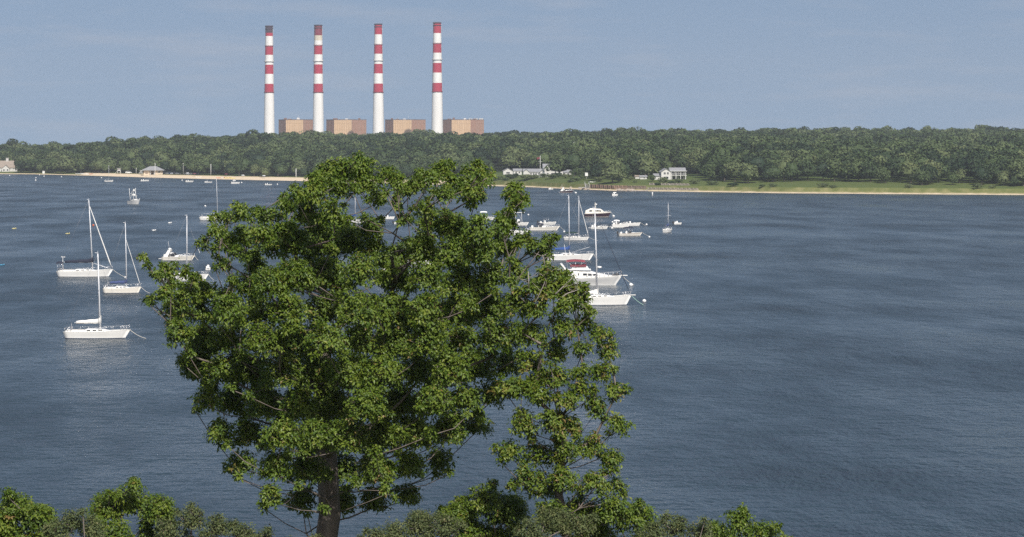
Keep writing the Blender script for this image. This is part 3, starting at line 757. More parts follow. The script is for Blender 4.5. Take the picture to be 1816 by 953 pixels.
# white houses on the lawn terrace
def small_house(px, s, W, D, e, h, label, axis='x', wins=(), rmat=RGREY, wmat=HW, chim=False):
    o, k = site(px, s); r = thing('waterfront_house', label, 'house', o)
    w = MB(); rf = MB(); gable(w, -W / 2, W / 2, 0, D, -1, e, h, axis=axis, roofmb=rf)
    w.build('wall', wmat, r); ro = rf.build('roof', rmat, r)
    windows(r, wins, 0)
    if chim: MB().box((W * .2, D / 2, h + .3), (.9, .9, 2)).build('chimney', BRICK, ro)
    return r
small_house(901, 96, 6.6, 7, 3.2, 5.4, 'small white cottage with its gable facing the water, half hidden by dark trees', 'y', [(0, 1.4, 2.4, 1.3)])
small_house(918, 92, 5.6, 6, 3.6, 5.2, 'narrow white cottage between the gabled cottage and the long white house', 'x', [(-1, 2, 1, 1.4), (1.2, 2, 1, 1.4)])
o, k = site(950, 92)
r = thing('waterfront_house', 'long white single storey house with grey roof and a row of dark windows', 'house', o)
w = MB(); rf = MB(); gable(w, -8.2, 6.6, 0, 8, -1, 3.0, 5.4, roofmb=rf); gable(w, 2.8, 7.0, -2.2, 6, -1, 2.9, 5.0, axis='y', roofmb=rf); gable(w, -8.4, -4.6, -1.4, 6, -1, 3.0, 5.0, axis='y', roofmb=rf)
w.build('wall', HW, r); rf.build('roof', RGREY, r)
windows(r, [(-3.2, 1.3, 1.3, 1.6), (-1.4, 1.3, 1.3, 1.6), (.4, 1.3, 1.3, 1.6), (2.0, 1.3, .9, 1.6)], 0); windows(r, [(4.9, 1.2, 1.8, 1.5)], -2.2)
o, k = site(983, 104)
r = thing('waterfront_house', 'largest white house, two storeys with grey gabled roof behind the flagpole', 'house', o)
w = MB(); rf = MB()
gable(w, -7.2, 3.4, 1, 10, -1, 6.2, 9.6, roofmb=rf); gable(w, -6.6, -2.6, -1.2, 8, -1, 5.6, 8.8, axis='y', roofmb=rf); gable(w, 1.2, 5.6, -1.0, 8, -1, 5.0, 7.8, axis='y', roofmb=rf); gable(w, 3.4, 11.4, 0, 7, -1, 2.6, 4.6, roofmb=rf)
w.build('wall', HW, r); ro = rf.build('roof', RGREY, r)
windows(r, [(-4.6, 4.4, 1.3, 1.5), (-4.6, 1.4, 1.3, 1.5)], -1.2); windows(r, [(-.8, 4.2, 2.4, 1.4), (-.8, 1.2, 2.4, 1.6)], 1); windows(r, [(3.4, 3.2, 1.4, 1.5)], -1.0); windows(r, [(6.6, 1.2, 1.6, 1.3), (9.4, 1.2, 1.3, 1.3)], 0)
MB().box((2.6, 6, 10), (1.0, 1.0, 2.6)).build('chimney', BRICK, ro)
o, k = site(1189, 66)
r = thing('waterfront_house', 'white two storey house with a deep shaded porch on the bulkhead shore', 'house', o)
w = MB(); rf = MB()
gable(w, -4.8, 0.2, -0.6, 9, -1, 5.0, 7.0, axis='y', roofmb=rf); gable(w, 0.2, 8.0, 2.2, 9, -1, 5.4, 7.4, roofmb=rf); gable(w, -8.2, -4.8, 1, 7, -1, 2.3, 3.6, roofmb=rf)
w.build('wall', HW, r); rf.build('roof', RGREY, r)
windows(r, [(-3.0, 4.0, 1.0, 1.3), (-1.4, 4.0, 1.0, 1.3), (-2.3, 1.2, 2.4, 1.4)], -0.6); windows(r, [(1.6, 4.0, 1.1, 1.6), (3.6, 4.0, 1.1, 1.6), (5.8, 4.0, 1.8, 1.6), (2.4, 1.1, 1.6, 1.7), (5.6, 1.1, 2, 1.7)], 2.2)
p = MB(); p.box((4.2, .9, 2.75), (8.2, 2.7, .25))
for x in (0.6, 2.8, 5.2, 7.8): p.box((x, -.3, .9), (.22, .22, 3.5)); p.box((x, -.3, 4.1), (.16, .16, 2.5))
p.box((4.2, -.35, 3.75), (8.0, .08, .1)); p.box((4.2, .7, 5.45), (8.6, 3.2, .2)); p.build('porch', TRIM, r)
small_house(1141, 66, 4.2, 3.2, 2.0, 2.9, 'small white shed with a low roof beside the clipped green tree', 'x', [(0.6, 1.0, .8, .8)])
small_house(1131, 74, 3.0, 3.0, 1.9, 2.6, 'tiny grey roofed outbuilding under the leafy tree near the shed', 'x', rmat=RTAN)

for o in [q for q in bpy.data.objects if q.name.startswith('waterfront_house')]:
    o.scale = (0.84, 0.84, 0.66) if 'porch' not in o['label'] else (1, 1, 0.80)
# pole with a red flag on the terrace, and the raised deck below it
o, k = site(958, 62)
r = thing('flagpole', 'white flagpole flying a red flag in front of the grey roofed house', 'flagpole', o)
MB().tube([(0, 0, -.5), (0, 0, 11.6)], [.14, .08], 7).ball((0, 0, 11.7), .16).build('pole', TRIM, r)
f = MB(); vs = []; n = 8
for i in range(n + 1):
    for z in (0.3, 1.4): vs.append((-1.8 * i / n, .18 * math.sin(i * 1.3), 9.7 + z - .5 * i / n * .6))
f.add(vs, [(2 * i, 2 * i + 1, 2 * i + 3, 2 * i + 2) for i in range(n)]); f.add([(a, b + .012, c) for a, b, c in vs], [(2 * i + 2, 2 * i + 3, 2 * i + 1, 2 * i) for i in range(n)])
f.build('flag', REDC, r)
MB().tube([(-1.1, 0, 8.4), (1.1, 0, 8.4)], .06, 5).build('yard', TRIM, r)
o, k = site(956, 48)
r = thing('waterfront_deck', 'raised grey timber deck with white railing at the foot of the flagpole', 'deck', o)
d_ = MB(); d_.box((0, 1.5, 1.0), (9.5, 4, .2)); d_.build('platform', POLE, r)
d_ = MB()
for x in np.linspace(-4.6, 4.6, 9): d_.box((x, -.4, .9), (.13, .13, 2.4 if abs(x) > .1 else 2.2))
d_.box((0, -.4, 2.05), (9.4, .1, .09)); d_.box((0, -.4, 1.55), (9.4, .06, .06)); d_.build('railing', TRIM, r)
d_ = MB(); d_.box((2.6, 1.6, 2.4), (2.6, 2.4, .16)); [d_.box((x, y, 1.7), (.1, .1, 1.4)) for x in (1.5, 3.7) for y in (.6, 2.6)]; d_.build('awning', TRIM, r)

# nest box on a post, steps, boulders, bulkhead
o, k = site(1040, 40)
r = thing('nest_box', 'white box raised on a post above the grass bank', 'nest box', o)
MB().tube([(0, 0, -.5), (0, 0, 2.0)], .09, 6).build('post', POLE, r); MB().box((0, 0, 2.9), (1.5, 1.2, 1.6)).box((0, 0, 3.8), (1.7, 1.4, .14)).build('box', TRIM, r)
o, k = site(1042, 6)
r = thing('beach_steps', 'grey timber steps and landing leading down the bank to the water', 'steps', o)
s_ = MB()
for i in range(7): s_.box((0.0, i * .75, .15 + i * .34), (2.0, .8, .1))
for x in (-1.05, 1.05): s_.add([(x - .06, -.3, -.1), (x + .06, -.3, -.1), (x + .06, 5, 2.3), (x - .06, 5, 2.3), (x - .06, -.3, .25), (x + .06, -.3, .25), (x + .06, 5, 2.65), (x - .06, 5, 2.65)], [(0, 1, 5, 4), (1, 2, 6, 5), (2, 3, 7, 6), (3, 0, 4, 7), (4, 5, 6, 7), (3, 2, 1, 0)])
s_.build('flight', POLE, r)
s_ = MB()
for x in (-1.05, 1.05): s_.tube([(x, -.2, 1.1), (x, 4.8, 3.4)], .06, 5); [s_.tube([(x, y, y * .47), (x, y, 1.2 + y * .46)], .05, 5) for y in (0, 2.4, 4.7)]
s_.build('handrail', TRIM, r)
MB().box((-2.8, -.6, .4), (4.0, 2.0, .2)).box((-4.2, -1.2, -.2), (.2, .2, 1.6)).box((-1.4, -1.2, -.2), (.2, .2, 1.6)).build('landing', POLE, r)

def bulkhead(p0, p1, s, h, m, name, label, posts=3.0):
    r = None; pts = []
    n = max(2, int((p1 - p0) / 6))
    for p in np.linspace(p0, p1, n):
        o, k = site(p, s); pts.append(o)
    base = pts[0].copy(); r = thing(name, label, 'retaining wall', base)
    w = MB(); cp = MB(); ps = MB()
    for a, b in zip(pts, pts[1:]):
        a = a - base; b = b - base; a.z = b.z = 0; d = (b - a).normalized(); q = Vector((-d.y, d.x, 0)) * .3
        w.add([a - q + Vector((0, 0, -1)), b - q + Vector((0, 0, -1)), b + q + Vector((0, 0, -1)), a + q + Vector((0, 0, -1)), a - q + Vector((0, 0, h)), b - q + Vector((0, 0, h)), b + q + Vector((0, 0, h)), a + q + Vector((0, 0, h))],
              [(0, 1, 5, 4), (2, 3, 7, 6), (4, 5, 6, 7), (1, 2, 6, 5), (3, 0, 4, 7)])
        cp.tube([a + Vector((0, 0, h + .1)) - q, b + Vector((0, 0, h + .1)) - q], .16, 5)
        L_ = (b - a).length
        for t in np.arange(0, L_, posts): 
            c = a + d * t - q * 1.5; ps.cut().tube([(c.x, c.y, -1), (c.x, c.y, h + .35)], .17, 6)
    w.build('facing', m, r); cp.build('cap', m, r); ps.parts('pile', m, r)
bulkhead(1048, 1112, 7.5, 1.5, PILE, 'timber_bulkhead', 'reddish brown timber bulkhead holding up the lawn beyond the steps')
bulkhead(1112, 1146, 9.0, 1.3, mat('bulkhead_timber_grey', (0.25, 0.19, 0.15), 0.9, var=0.7, scale=0.9, stretch=(1, 1, .2)), 'timber_bulkhead', 'darker timber bulkhead behind the heap of boulders')
bulkhead(1150, 1238, 6.5, 0.8, PALEROCK, 'stone_seawall', 'lower pale stone seawall in front of the porch house')
bulkhead(1153, 1222, 15.0, 0.7, PALEROCK, 'stone_seawall', 'upper pale stone seawall terraced behind the lower one', 7.0)
g = np.random.default_rng(4)
def boulder(c, r, seed):
    b = MB(); n = 7; vs = []; rr = random.Random(seed)
    rings = []
    for i in range(5):
        t = math.pi * (i + .02) / 4.04; rings.append([(c[0] + r * math.sin(t) * math.cos(2 * math.pi * k / n) * rr.uniform(.8, 1.2) * 1.25, c[1] + r * math.sin(t) * math.sin(2 * math.pi * k / n) * rr.uniform(.8, 1.2), c[2] - r * .75 * math.cos(t)) for k in range(n)])
    b.loft(rings, closed=True); return b
for i in range(64):
    p = g.uniform(1092, 1150) if i < 44 else g.uniform(990, 1048); s = g.uniform(-2.5, 5) if i < 44 else g.uniform(0.5, 6)
    o, k = site(p, s); r_ = g.uniform(.3, .75)
    b = boulder((0, 0, .15 * r_), r_, i).build('boulder', ROCK if i % 3 else PALEROCK, loc=o)
    if i < 44: tag(b, 'boulder heaped at the water edge under the timber bulkhead', 'boulder', 'boulders under the bulkhead')
    else: tag(b, 'boulder lying on the thin beach between the bank and the steps', 'boulder', 'boulders on the thin beach')

# beach furniture: poles, cars, lifeguard chairs, boats pulled up
def pole(px, s, ytop, label, r0=.13, arm=False, m=POLE, cat='pole', name='light_pole', lamp=False):
    o, k = site(px, s); h = EYE - (ytop - HOR) * k - o.z
    r = thing(name, label, cat, o)
    MB().tube([(0, 0, -.5), (0, 0, h)], [r0, r0 * .7], 7).build('post', m, r)
    if arm: MB().box((0, 0, h - .5), (1.7, .12, .12)).box((-.7, 0, h - .3), (.1, .1, .25)).box((.7, 0, h - .3), (.1, .1, .25)).build('crossarm', m, r)
    if lamp: MB().box((0, -.3, h + .12), (.6, .9, .28)).build('lamp_head', BUOYW, r)
pole(221, 62, 288, 'slim dark utility pole against the woods near the white lifeguard chair', arm=True)
pole(241.5, 48, 298, 'short white post between the parked white boat and the pavilion', m=TRIM)
pole(275, 30, 289.5, 'tall white pole rising in front of the pavilion roof', .15, m=TRIM, name='flagpole', cat='flagpole')
pole(325, 55, 291, 'grey light pole with a lamp head behind the parked cars', .16, lamp=True)
pole(374, 50, 291, 'pale pole standing beyond the parked cars and before the kayaks', .17, m=TRIM)
pole(432, 62, 295.5, 'thin pole topped by a white lamp behind the kayaks', .12, lamp=True)
pole(525, 34, 299, 'white banded pole on the sand next to the foreground foliage', .2, m=TRIM)
pole(1018, 260, 252, 'bare pale pole poking out of the woods above the houses', .2, m=TRIM, name='bare_pole')

CARP = [mat('car_paint_black', (0.015, 0.016, 0.02), 0.2, .1, var=.2), mat('car_paint_silver', (0.45, 0.46, 0.48), 0.25, .6, var=.2), mat('car_paint_navy', (0.02, 0.03, 0.07), 0.2, .1, var=.2),
        mat('car_paint_maroon', (0.14, 0.02, 0.02), 0.2, .1, var=.2), mat('car_paint_white', (0.75, 0.75, 0.74), 0.25, var=.2), mat('car_paint_grey', (0.12, 0.125, 0.13), 0.25, .3, var=.2)]
def car(px, s, paint, suv, label, group=None, rz=R(90)):
    o, k = site(px, s); r = thing('parked_car', label, 'car', o, rz, group)
    L_, W_, h = (4.6, 1.85, 1.7 if suv else 1.42)
    prof = [(-2.3, .35), (-2.3, .75), (-2.15, .95), (-1.75, 1.0 if not suv else 1.1), (-1.1, h - .05), (-.7, h), (.5, h - .02), (1.05, h - .3), (1.45, 1.02), (2.1, .9), (2.3, .7), (2.3, .35)]
    if suv: prof[3] = (-2.15, 1.15); prof[4] = (-1.85, h - .08)
    b = MB(); rings = []
    for y, k_ in ((-W_ / 2 + .06, .97), (-W_ / 2, 1), (W_ / 2, 1), (W_ / 2 - .06, .97)):
        rings.append([(x * k_, y * (1 if z < 1.05 else .82), .25 + (z - .25) * (1 if k_ == 1 else .99)) for x, z in prof])
    b.loft(rings, closed=True, smooth=False); b.build('body', paint, r)
    gl = MB()
    for y in (-W_ / 2 * .91 - .0, W_ / 2 * .91):
        gl.box((-.1 if not suv else -.35, y, h - .34), (2.3 if not suv else 3.0, .07, .36), top=.86)
    gl.build('window', GLASS, r)
    gl = MB(); gl.add([(1.1, -.7, h - .28), (1.1, .7, h - .28), (1.48, .78, 1.06), (1.48, -.78, 1.06)], [(0, 3, 2, 1)]); gl.build('windscreen', GLASS, r)
    for x in (-1.4, 1.4):
        for y in (-.86, .86):
            t = MB(); t.tube([(x, y - .1, .33), (x, y + .1, .33)], .33, 12); t.build('wheel', DARK, r)
    for y in (-.62, .62):
        MB().box((2.3, y, .72), (.08, .34, .16)).build('headlight', BUOYW, r)
for i, px in enumerate([291.5, 296.2, 300.8, 305, 309.6, 314, 318.5, 328, 333, 338, 342.5, 347, 352]):
    car(px, 56 + (i % 3) * 1.2, CARP[[0, 5, 2, 1, 0, 5, 0, 0, 1, 5, 0, 2, 0][i]], i % 2 == 0, 'car parked nose to the beach in the row past the pavilion', 'cars parked behind the beach', R(-90) if i % 4 else R(90))
for px in (181, 187, 172):
    pass
car(173, 52, CARP[3], False, 'dark red car parked at the back of the beach, first of two', rz=0.1)
car(184, 50, CARP[0], True, 'black high roofed car parked beside the dark red car', rz=R(90))
car(228, 54, CARP[4], True, 'white vehicle parked alone between the lifeguard chair and the short post', rz=.2)

def guard_chair(px, s, label, k_=1.0):
    o, k = site(px, s); r = thing('lifeguard_chair', label, 'lifeguard chair', o)
    f = MB()
    for x in (-.9, .9):
        for y in (-.7, .7): f.tube([(x * 1.3 * k_, y * 1.4, 0), (x * k_, y, 2.0 * k_)], .09, 5)
    f.box((0, 0, .9 * k_), (2.2 * k_, .1, .1)); f.build('frame', TRIM, r)
    MB().box((0, 0, 2.0 * k_), (2.0 * k_, 1.5, .12)).build('seat', TRIM, r); MB().box((0, .7, 2.7 * k_), (2.0 * k_, .1, 1.3)).build('backrest', TRIM, r)
    MB().box((0, .1, 3.6 * k_), (2.3 * k_, 1.8, .12)).build('canopy', TRIM, r)
    f = MB(); [f.box((x * k_, .6, 3.0 * k_), (.08, .08, 1.2)) for x in (-.95, .95)]; f.cuts = [(0, 0), (8, 6)]; f.parts('canopy_post', TRIM, r)
    MB().add([(-1.2 * k_, -.2, 1.9), (-1.2 * k_, .3, 1.9), (-3.0 * k_, .3, .05), (-3.0 * k_, -.2, .05), (-1.2 * k_, -.2, 2.0), (-1.2 * k_, .3, 2.0), (-3.0 * k_, .3, .15), (-3.0 * k_, -.2, .15)], [(4, 5, 6, 7), (3, 2, 1, 0), (0, 1, 5, 4), (2, 3, 7, 6), (1, 2, 6, 5), (3, 0, 4, 7)]).build('ramp', TRIM, r)
guard_chair(211, 36, 'broad white lifeguard chair with canopy and ramp on the sand', 1.15)
guard_chair(250, 36, 'narrow white lifeguard chair standing just before the pavilion', .8)
o, k = site(77.5, 16); r = thing('beach_box', 'small bright white hut at the water edge near the tan house', 'hut', o)
MB().box((0, 0, .8), (1.7, 1.5, 1.8)).build('wall', TRIM, r); MB().box((0, 0, 1.85), (2.0, 1.8, .3), top=.5).build('roof', HW, r)

def kayak(px, s, m, label, group=None, rz=0., L_=3.4, z=.18):
    o, k = site(px, s); o.z += z; b = MB(); rings = []
    for i in range(11):
        t = i / 10; w = .38 * math.sin(math.pi * min(max(t, .02), .98)) ** .6; x = (t - .5) * L_; rise = .22 * abs(2 * t - 1) ** 3
        rings.append([(x, w * c, rise + sgn) for c, sgn in ((0, -.16), (.75, -.1), (1, .04), (.55, .17), (0, .2), (-.55, .17), (-1, .04), (-.75, -.1))])
    b.loft(rings, closed=True, smooth=True)
    return tag(b.build('kayak', m, loc=o, rz=rz), label, 'kayak', group)
kc = [BUOYR, mat('white_plastic_hull', (.78, .78, .76), .4, var=.2), BUOYR, mat('yellow_plastic_hull', (.72, .56, .06), .4, var=.2), mat('yellow_plastic_hull', (0, 0, 0)), mat('lime_plastic_hull', (.62, .60, .08), .4, var=.2), mat('yellow_plastic_hull', (0, 0, 0))]
kl = ['orange kayak lying alone on the sand nearest the pale pole', 'white kayak on the sand between two orange ones', 'orange kayak on the sand beside the yellow kayaks', None, None, 'lime yellow kayak lying among the yellow kayaks', None]
for i, px in enumerate([388, 393.5, 398, 402.5, 406, 409.5, 413]):
    kayak(px, 14 + (i % 3) * 3, kc[i], kl[i] or 'yellow kayak on the sand in the row of bright kayaks', 'bright kayaks on the beach', R(20 + 40 * (i % 3)))
for i, px in enumerate([138, 142.5, 147, 151.5, 156, 161]):
    kayak(px, 17 + (i % 2) * 4, kc[1] if i < 5 else BUOYR, 'white rowing boat drawn up on the narrow end of the beach' if i < 5 else 'orange kayak at the end of the white rowing boats', 'small boats drawn up on the narrow beach' if i < 5 else None, R(25 * (i % 3)), 3.8)
# beach goers' umbrellas and a skiff on the sand
def umbrella(px, s, m, label):
    o, k = site(px, s); r = thing('beach_umbrella', label, 'umbrella', o)
    MB().tube([(0, 0, -.2), (0, 0, 2.1)], .04, 5).build('pole', TRIM, r)
    MB().lathe([(1.35, 1.75), (.8, 2.05), (.02, 2.25), (.78, 2.0), (1.32, 1.72)], n=10).build('canopy', m, r)
umbrella(431, 22, BUOYW, 'white beach umbrella open on the sand past the kayaks')
umbrella(468, 20, BUOYW, 'white beach umbrella below the small yellowing tree')
umbrella(401, 34, REDC, 'red beach umbrella open behind the yellow kayaks')
umbrella(345, 30, REDC, 'dark red beach umbrella open in front of the parked cars')
umbrella(260, 18, mat('brown_canvas', (.12, .07, .05), .8, var=.4), 'brown beach umbrella on the sand below the pavilion')
kayak(352, 16, kc[1], 'white skiff lying on the sand below the parked cars', None, .2, 4.2)
kayak(1052, 24, BUOYW, 'upturned white dinghy lying on the grass edge above the bulkhead', None, .1, 3.6)
# ------------------------------------------------------------------ boats
def hull_rings(L, B, fb, fs, draft, tr, rake, flare=0.12, tumble=0.0, n=16, over=0.04):
    rings = []
    for i in range(n + 1):
        t = i / n
        f = tr + (1 - tr) * math.sin(min(t / 0.45, 1) * math.pi / 2) if t < .45 else max(0.015, math.cos((t - .45) / .55 * math.pi / 2) ** 0.72)
        b = B / 2 * f; sh = fs + (fb - fs) * t ** 1.5 - 0.05 * math.sin(math.pi * t) * fs
        def X(z):    # stem rakes forward above the water, stern counter overhangs
            u = (z + draft) / (sh + draft)
            return -L / 2 + L * t - L * rake * (1 - u) * t ** 3 + L * over * (1 - u) * (1 - t) ** 3
        fl = flare * t
        sec = [(0.02, -draft * (1 - .55 * t ** 4)), (.55 * b, -draft * .7 * (1 - .5 * t ** 3)), (b * (.86 - fl), -.02), (b * (.865 - fl), .07), (b * (.94 - fl * .5), sh * .55), (b * (.985 - fl * .1), sh * .86), (b, sh)]
        ring = [(X(z), y, z) for y, z in sec[::-1]] + [(X(z), -y, z) for y, z in sec]
        rings.append(ring)
    return rings
HULL_SLOT = [0, 0, 0, 1, 2, 2, 2, 2, 2, 1, 0, 0, 0]
def hull(root, L, B, fb, fs, draft=.45, tr=.75, rake=.1, flare=.12, over=.04, mats=None, stripe=None, n=16):
    """hull part (topsides, boot line, bottom) and deck part; returns the sheer line as deck(t) -> half beam, z, x"""
    rings = hull_rings(L, B, fb, fs, draft, tr, rake, flare, n=n, over=over)
    top, boot, bottom = mats or (WHITE, WHITE, BOOT)
    ms = [top, boot, bottom] + ([stripe] if stripe else [])
    sl = list(HULL_SLOT)
    if stripe: sl[0] = sl[12] = 3
    mb = MB(); mb.loft(rings[::-1], mi=0, cap=True, smooth=True, slot=lambda k: sl[k])
    mb.build('hull', ms, root)
    dk = MB(); dr = []
    for r_ in rings:
        a, b = Vector(r_[0]), Vector(r_[-1]); c = (a + b) / 2
        dr.append([tuple(a * .97 + c * .03 + Vector((0, 0, .012))), tuple(c + Vector((0, 0, .05))), tuple(b * .97 + c * .03 + Vector((0, 0, .012)))])
    dk.loft(dr[::-1], cap=False)
    # toe rail
    dk.tube([tuple(Vector(r_[0]) + Vector((0, 0, .03))) for r_ in rings], .035, 4, 0); dk.tube([tuple(Vector(r_[-1]) + Vector((0, 0, .03))) for r_ in rings], .035, 4, 0)
    dk.build('deck', DECK, root)
    def D(t):
        i = min(int(t * n), n - 1); u = t * n - i
        a = Vector(rings[i][0]).lerp(Vector(rings[i + 1][0]), u)
        return a.y, a.z, a.x
    return D
def house_mb(mb, D, t0, t1, w, h0, h1, mi=0, slope=.6, aft=.08, segs=7, zoff=.0, roofk=.78):
    """raised cabin lofted along the deck from t0 to t1"""
    rings = []
    for i in range(segs + 1):
        u = i / segs; t = t0 + (t1 - t0) * u
        b, z, x = D(t); h = h0 + (h1 - h0) * u
        e = min(1, (1 - u) / slope if slope > 0 else 1, (u + aft) / (aft * 2 + 1e-6) if aft else 1)
        h *= max(e, .04); bb = min(b * w, D(t0)[0] * w)
        rings.append([(x, bb, z + zoff), (x, bb * (.55 + .45 * (roofk + .22)) * .97, z + zoff + h * .75), (x, bb * roofk, z + zoff + h), (x, -bb * roofk, z + zoff + h), (x, -bb * .97 * (.55 + .45 * (roofk + .22)), z + zoff + h * .75), (x, -bb, z + zoff)])
    mb.loft(rings[::-1], mi, cap=True); return rings
def rail_mb(D, t0, t1, h, n=6, r=.022, k=.95, close_bow=True):
    mb = MB(); ps = []
    for i in range(n + 1):
        b, z, x = D(t0 + (t1 - t0) * i / n); ps.append((x, b * k, z))
    for s in (1, -1):
        mb.tube([(x, y * s, z + h) for x, y, z in ps], r, 4); mb.tube([(x, y * s, z + h * .5) for x, y, z in ps], r * .7, 4)
        for x, y, z in ps: mb.tube([(x, y * s, z), (x, y * s, z + h)], r, 4)
    if close_bow:
        x, y, z = ps[-1]; mb.tube([(x, y, z + h), (x + .18, 0, z + h + .03), (x, -y, z + h)], r, 4)
    return mb
def bimini(root, x0, x1, w, z0, z1, m, name='bimini'):
    b = MB(); rings = []
    for i in range(5):
        u = i / 4; x = x0 + (x1 - x0) * u; s = .14 * math.sin(math.pi * u)
        rings.append([(x, w * c, z1 + s + k) for c, k in ((1, -.18), (.85, 0), (.4, .1), (-.4, .1), (-.85, 0), (-1, -.18))] + [(x, w * c, z1 + s + k - .05) for c, k in ((-1, -.18), (-.85, 0), (-.4, .1), (.4, .1), (.85, 0), (1, -.18))])
    b.loft(rings, closed=True); o = b.build(name, m, root)
    f = MB()
    for s in (1, -1):
        xm = (x0 + x1) / 2
        for xt in (x0 + .1, xm, x1 - .1): f.tube([(xm, w * s, z0), (xt, w * s, z1 - .12)], .022, 4)
    f.build('frame', STEEL, o); return o
def mooring(root, D, dx, dy, m=ROPE, sag=.25):
    """line from the bow to the water, in boat coordinates"""
    b, z, x = D(1.0); a = Vector((x - .05, 0, z)); e = Vector((x + dx, dy, .03)); mb = MB()
    mb.tube([a.lerp(e, u) - Vector((0, 0, sag * 4 * u * (1 - u) * .6)) for u in np.linspace(0, 1, 6)], .035, 4)
    mb.build('mooring_line', m, root)
def outboard(root, D, y=0, k=1.0, m=DARK):
    b, z, x = D(0); mb = MB(); mb.box((x - .28 * k, y, z + .28 * k), (.5 * k, .34 * k, .6 * k), top=.8, shift=.05 * k); mb.box((x - .2 * k, y, z - .3), (.2 * k, .14 * k, .9)); mb.build('outboard_motor', m, root)

def sailboat(px, wy, Lpx, top_py, label, heading=0.0, mast_t=.60, mast_px=None, beam=.30, cover=BLUE, boom_t=.16, jib=.055, jib_top=.93, jib_mat=SAIL, hullm=None, stripe=None, mir=False,
             cabin=True, bim=None, moor=(3, .4), rake=.02, spread=True, boom_h=1.0, dome=None, extra=None, fb=None, mast_r=.085, group=None, tilt=0.0):
    k = mpp(wy); L = Lpx * k / max(.25, abs(math.cos(heading))); o = at(px, wy)
    root = thing('sailboat', label, 'sailboat', o, heading + (math.pi if mir else 0), group)
    B = L * beam; fbow = fb or (.095 * L + .25); fst = fbow * .74
    D = hull(root, L, B, fbow, fst, draft=.4, tr=.62, rake=.11, over=.05, mats=hullm or (WHITE, BLUEBOOT, BOOT), stripe=stripe)
    dd = o.y; H = EYE - (top_py - HOR) / FPX * dd
    if cabin:
        mb = MB(); house_mb(mb, D, .30, .74, .62, .42, .26, slope=.35); mb.build('cabin', WHITE, root)
        for t0 in (.38, .47, .56):
            for s in (1, -1):
                b, z, x = D(t0); b = min(b * .62, D(.30)[0] * .62)
                MB().box((x, s * (b * .985), z + .20), (L * .055, .05, .13)).build('window', GLASS, root)
        ck = MB()
        b, z, x = D(.04); b2, z2, x2 = D(.30)
        for s in (1, -1): ck.box(((x + x2) / 2, s * b2 * .62, z2 + .12), (x2 - x, .12, .24))
        ck.box((x + .1, 0, z + .1), (.14, b2 * 1.2, .24)); ck.build('cockpit_coaming', WHITE, root)
        MB().box(((x + x2) / 2, 0, z2 + .062), (x2 - x - .2, b2 * 1.1, .02)).build('cockpit_sole', TEAK, root)
        wh = MB(); wh.tube([(x + (x2 - x) * .3, math.cos(a) * .4, z + .75 + math.sin(a) * .4) for a in np.linspace(0, 2 * math.pi, 13)], .025, 4, caps=False); wh.box((x + (x2 - x) * .3, 0, z + .4), (.18, .18, .7), top=.7); wh.build('steering_wheel', STEEL, root)
    _, zm, xm = D(mast_t); top = Vector((xm - rake * H - .0, 0, H)); foot = Vector((xm, 0, zm + (.3 if cabin else .02)))
    mb = MB(); mb.tube([foot, foot.lerp(top, .5), top], [mast_r * 1.05, mast_r, mast_r * .75], 8); mb.tube([top, top + Vector((0, 0, .35))], .015, 4); mb.box(tuple(top + Vector((-.15, 0, .1))), (.4, .02, .06)); mb.build('mast', ALU, root)
    bz = zm + boom_h; bx = D(boom_t)[2]
    bo = MB(); bo.tube([(xm - .1, 0, bz), (bx, 0, bz + .05)], mast_r * .7, 6); bo.build('boom', ALU, root)
    if cover:
        cv = MB(); rings = []
        for i in range(9):
            u = i / 8; x = xm + mast_r * 1.2 + (bx - xm) * u * .97; hh = (.68 - .30 * u) * (L / 9) ** .5; hh = hh * (1.7 if i == 0 else 1) ; ww = .19 * (1 - .35 * u) * (L / 9) ** .5
            zz = bz - .06 + .03 * math.sin(i * 2.2)
            rings.append([(x, ww * c, zz + hh * s) for c, s in ((0, 0), (.9, .15), (1, .5), (.5, .85), (0, 1), (-.5, .85), (-1, .5), (-.9, .15))])
        cv.loft(rings, closed=True, smooth=True); cv.build('sail_cover', cover, root)
    _, zb, xb = D(.985); fst_ = Vector((xb, 0, zb + .06)); jt = foot.lerp(top, jib_top)
    if jib:
        j = MB(); a = fst_.lerp(jt, .03); e = fst_.lerp(jt, .97); j.tube([a, fst_.lerp(jt, .12), fst_.lerp(jt, .6), e], [jib * .5, jib * 1.15, jib * .9, jib * .45], 7); j.build('furled_sail', jib_mat, root)
    rg = MB(); w_ = .012
    rg.tube([fst_, jt], w_, 4); rg.tube([top, (D(0)[2] + .05, 0, D(0)[1] + .05)], w_, 4)
    for s in (1, -1):
        ch = Vector((xm - .1, D(mast_t)[0] * s * .92, zm + .03)); sp = foot.lerp(top, .52) + Vector((0, D(mast_t)[0] * .75 * s, 0))
        rg.tube([ch, sp, top - Vector((0, 0, .1))], w_, 4); rg.tube([ch, foot.lerp(top, .51)], w_, 4)
    rg.build('rigging', WIRE, root)
    if spread:
        s_ = MB(); c = foot.lerp(top, .52); s_.tube([c + Vector((0, -D(mast_t)[0] * .75, 0)), c + Vector((0, D(mast_t)[0] * .75, 0))], .03, 5); s_.build('spreader', ALU, root)
    rail_mb(D, .86, .985, .55, 3).build('bow_rail', STEEL, root); rail_mb(D, .12, .02, .55, 2).build('stern_rail', STEEL, root)
    for s in (1, -1):
        ll = MB(); ps = [D(t) for t in np.linspace(.12, .86, 7)]
        ll.tube([(x, b * .96 * s, z + .55) for b, z, x in ps], .012, 4)
        for b, z, x in ps: ll.tube([(x, b * .96 * s, z), (x, b * .96 * s, z + .56)], .015, 4)
        ll.build('lifeline', STEEL, root)
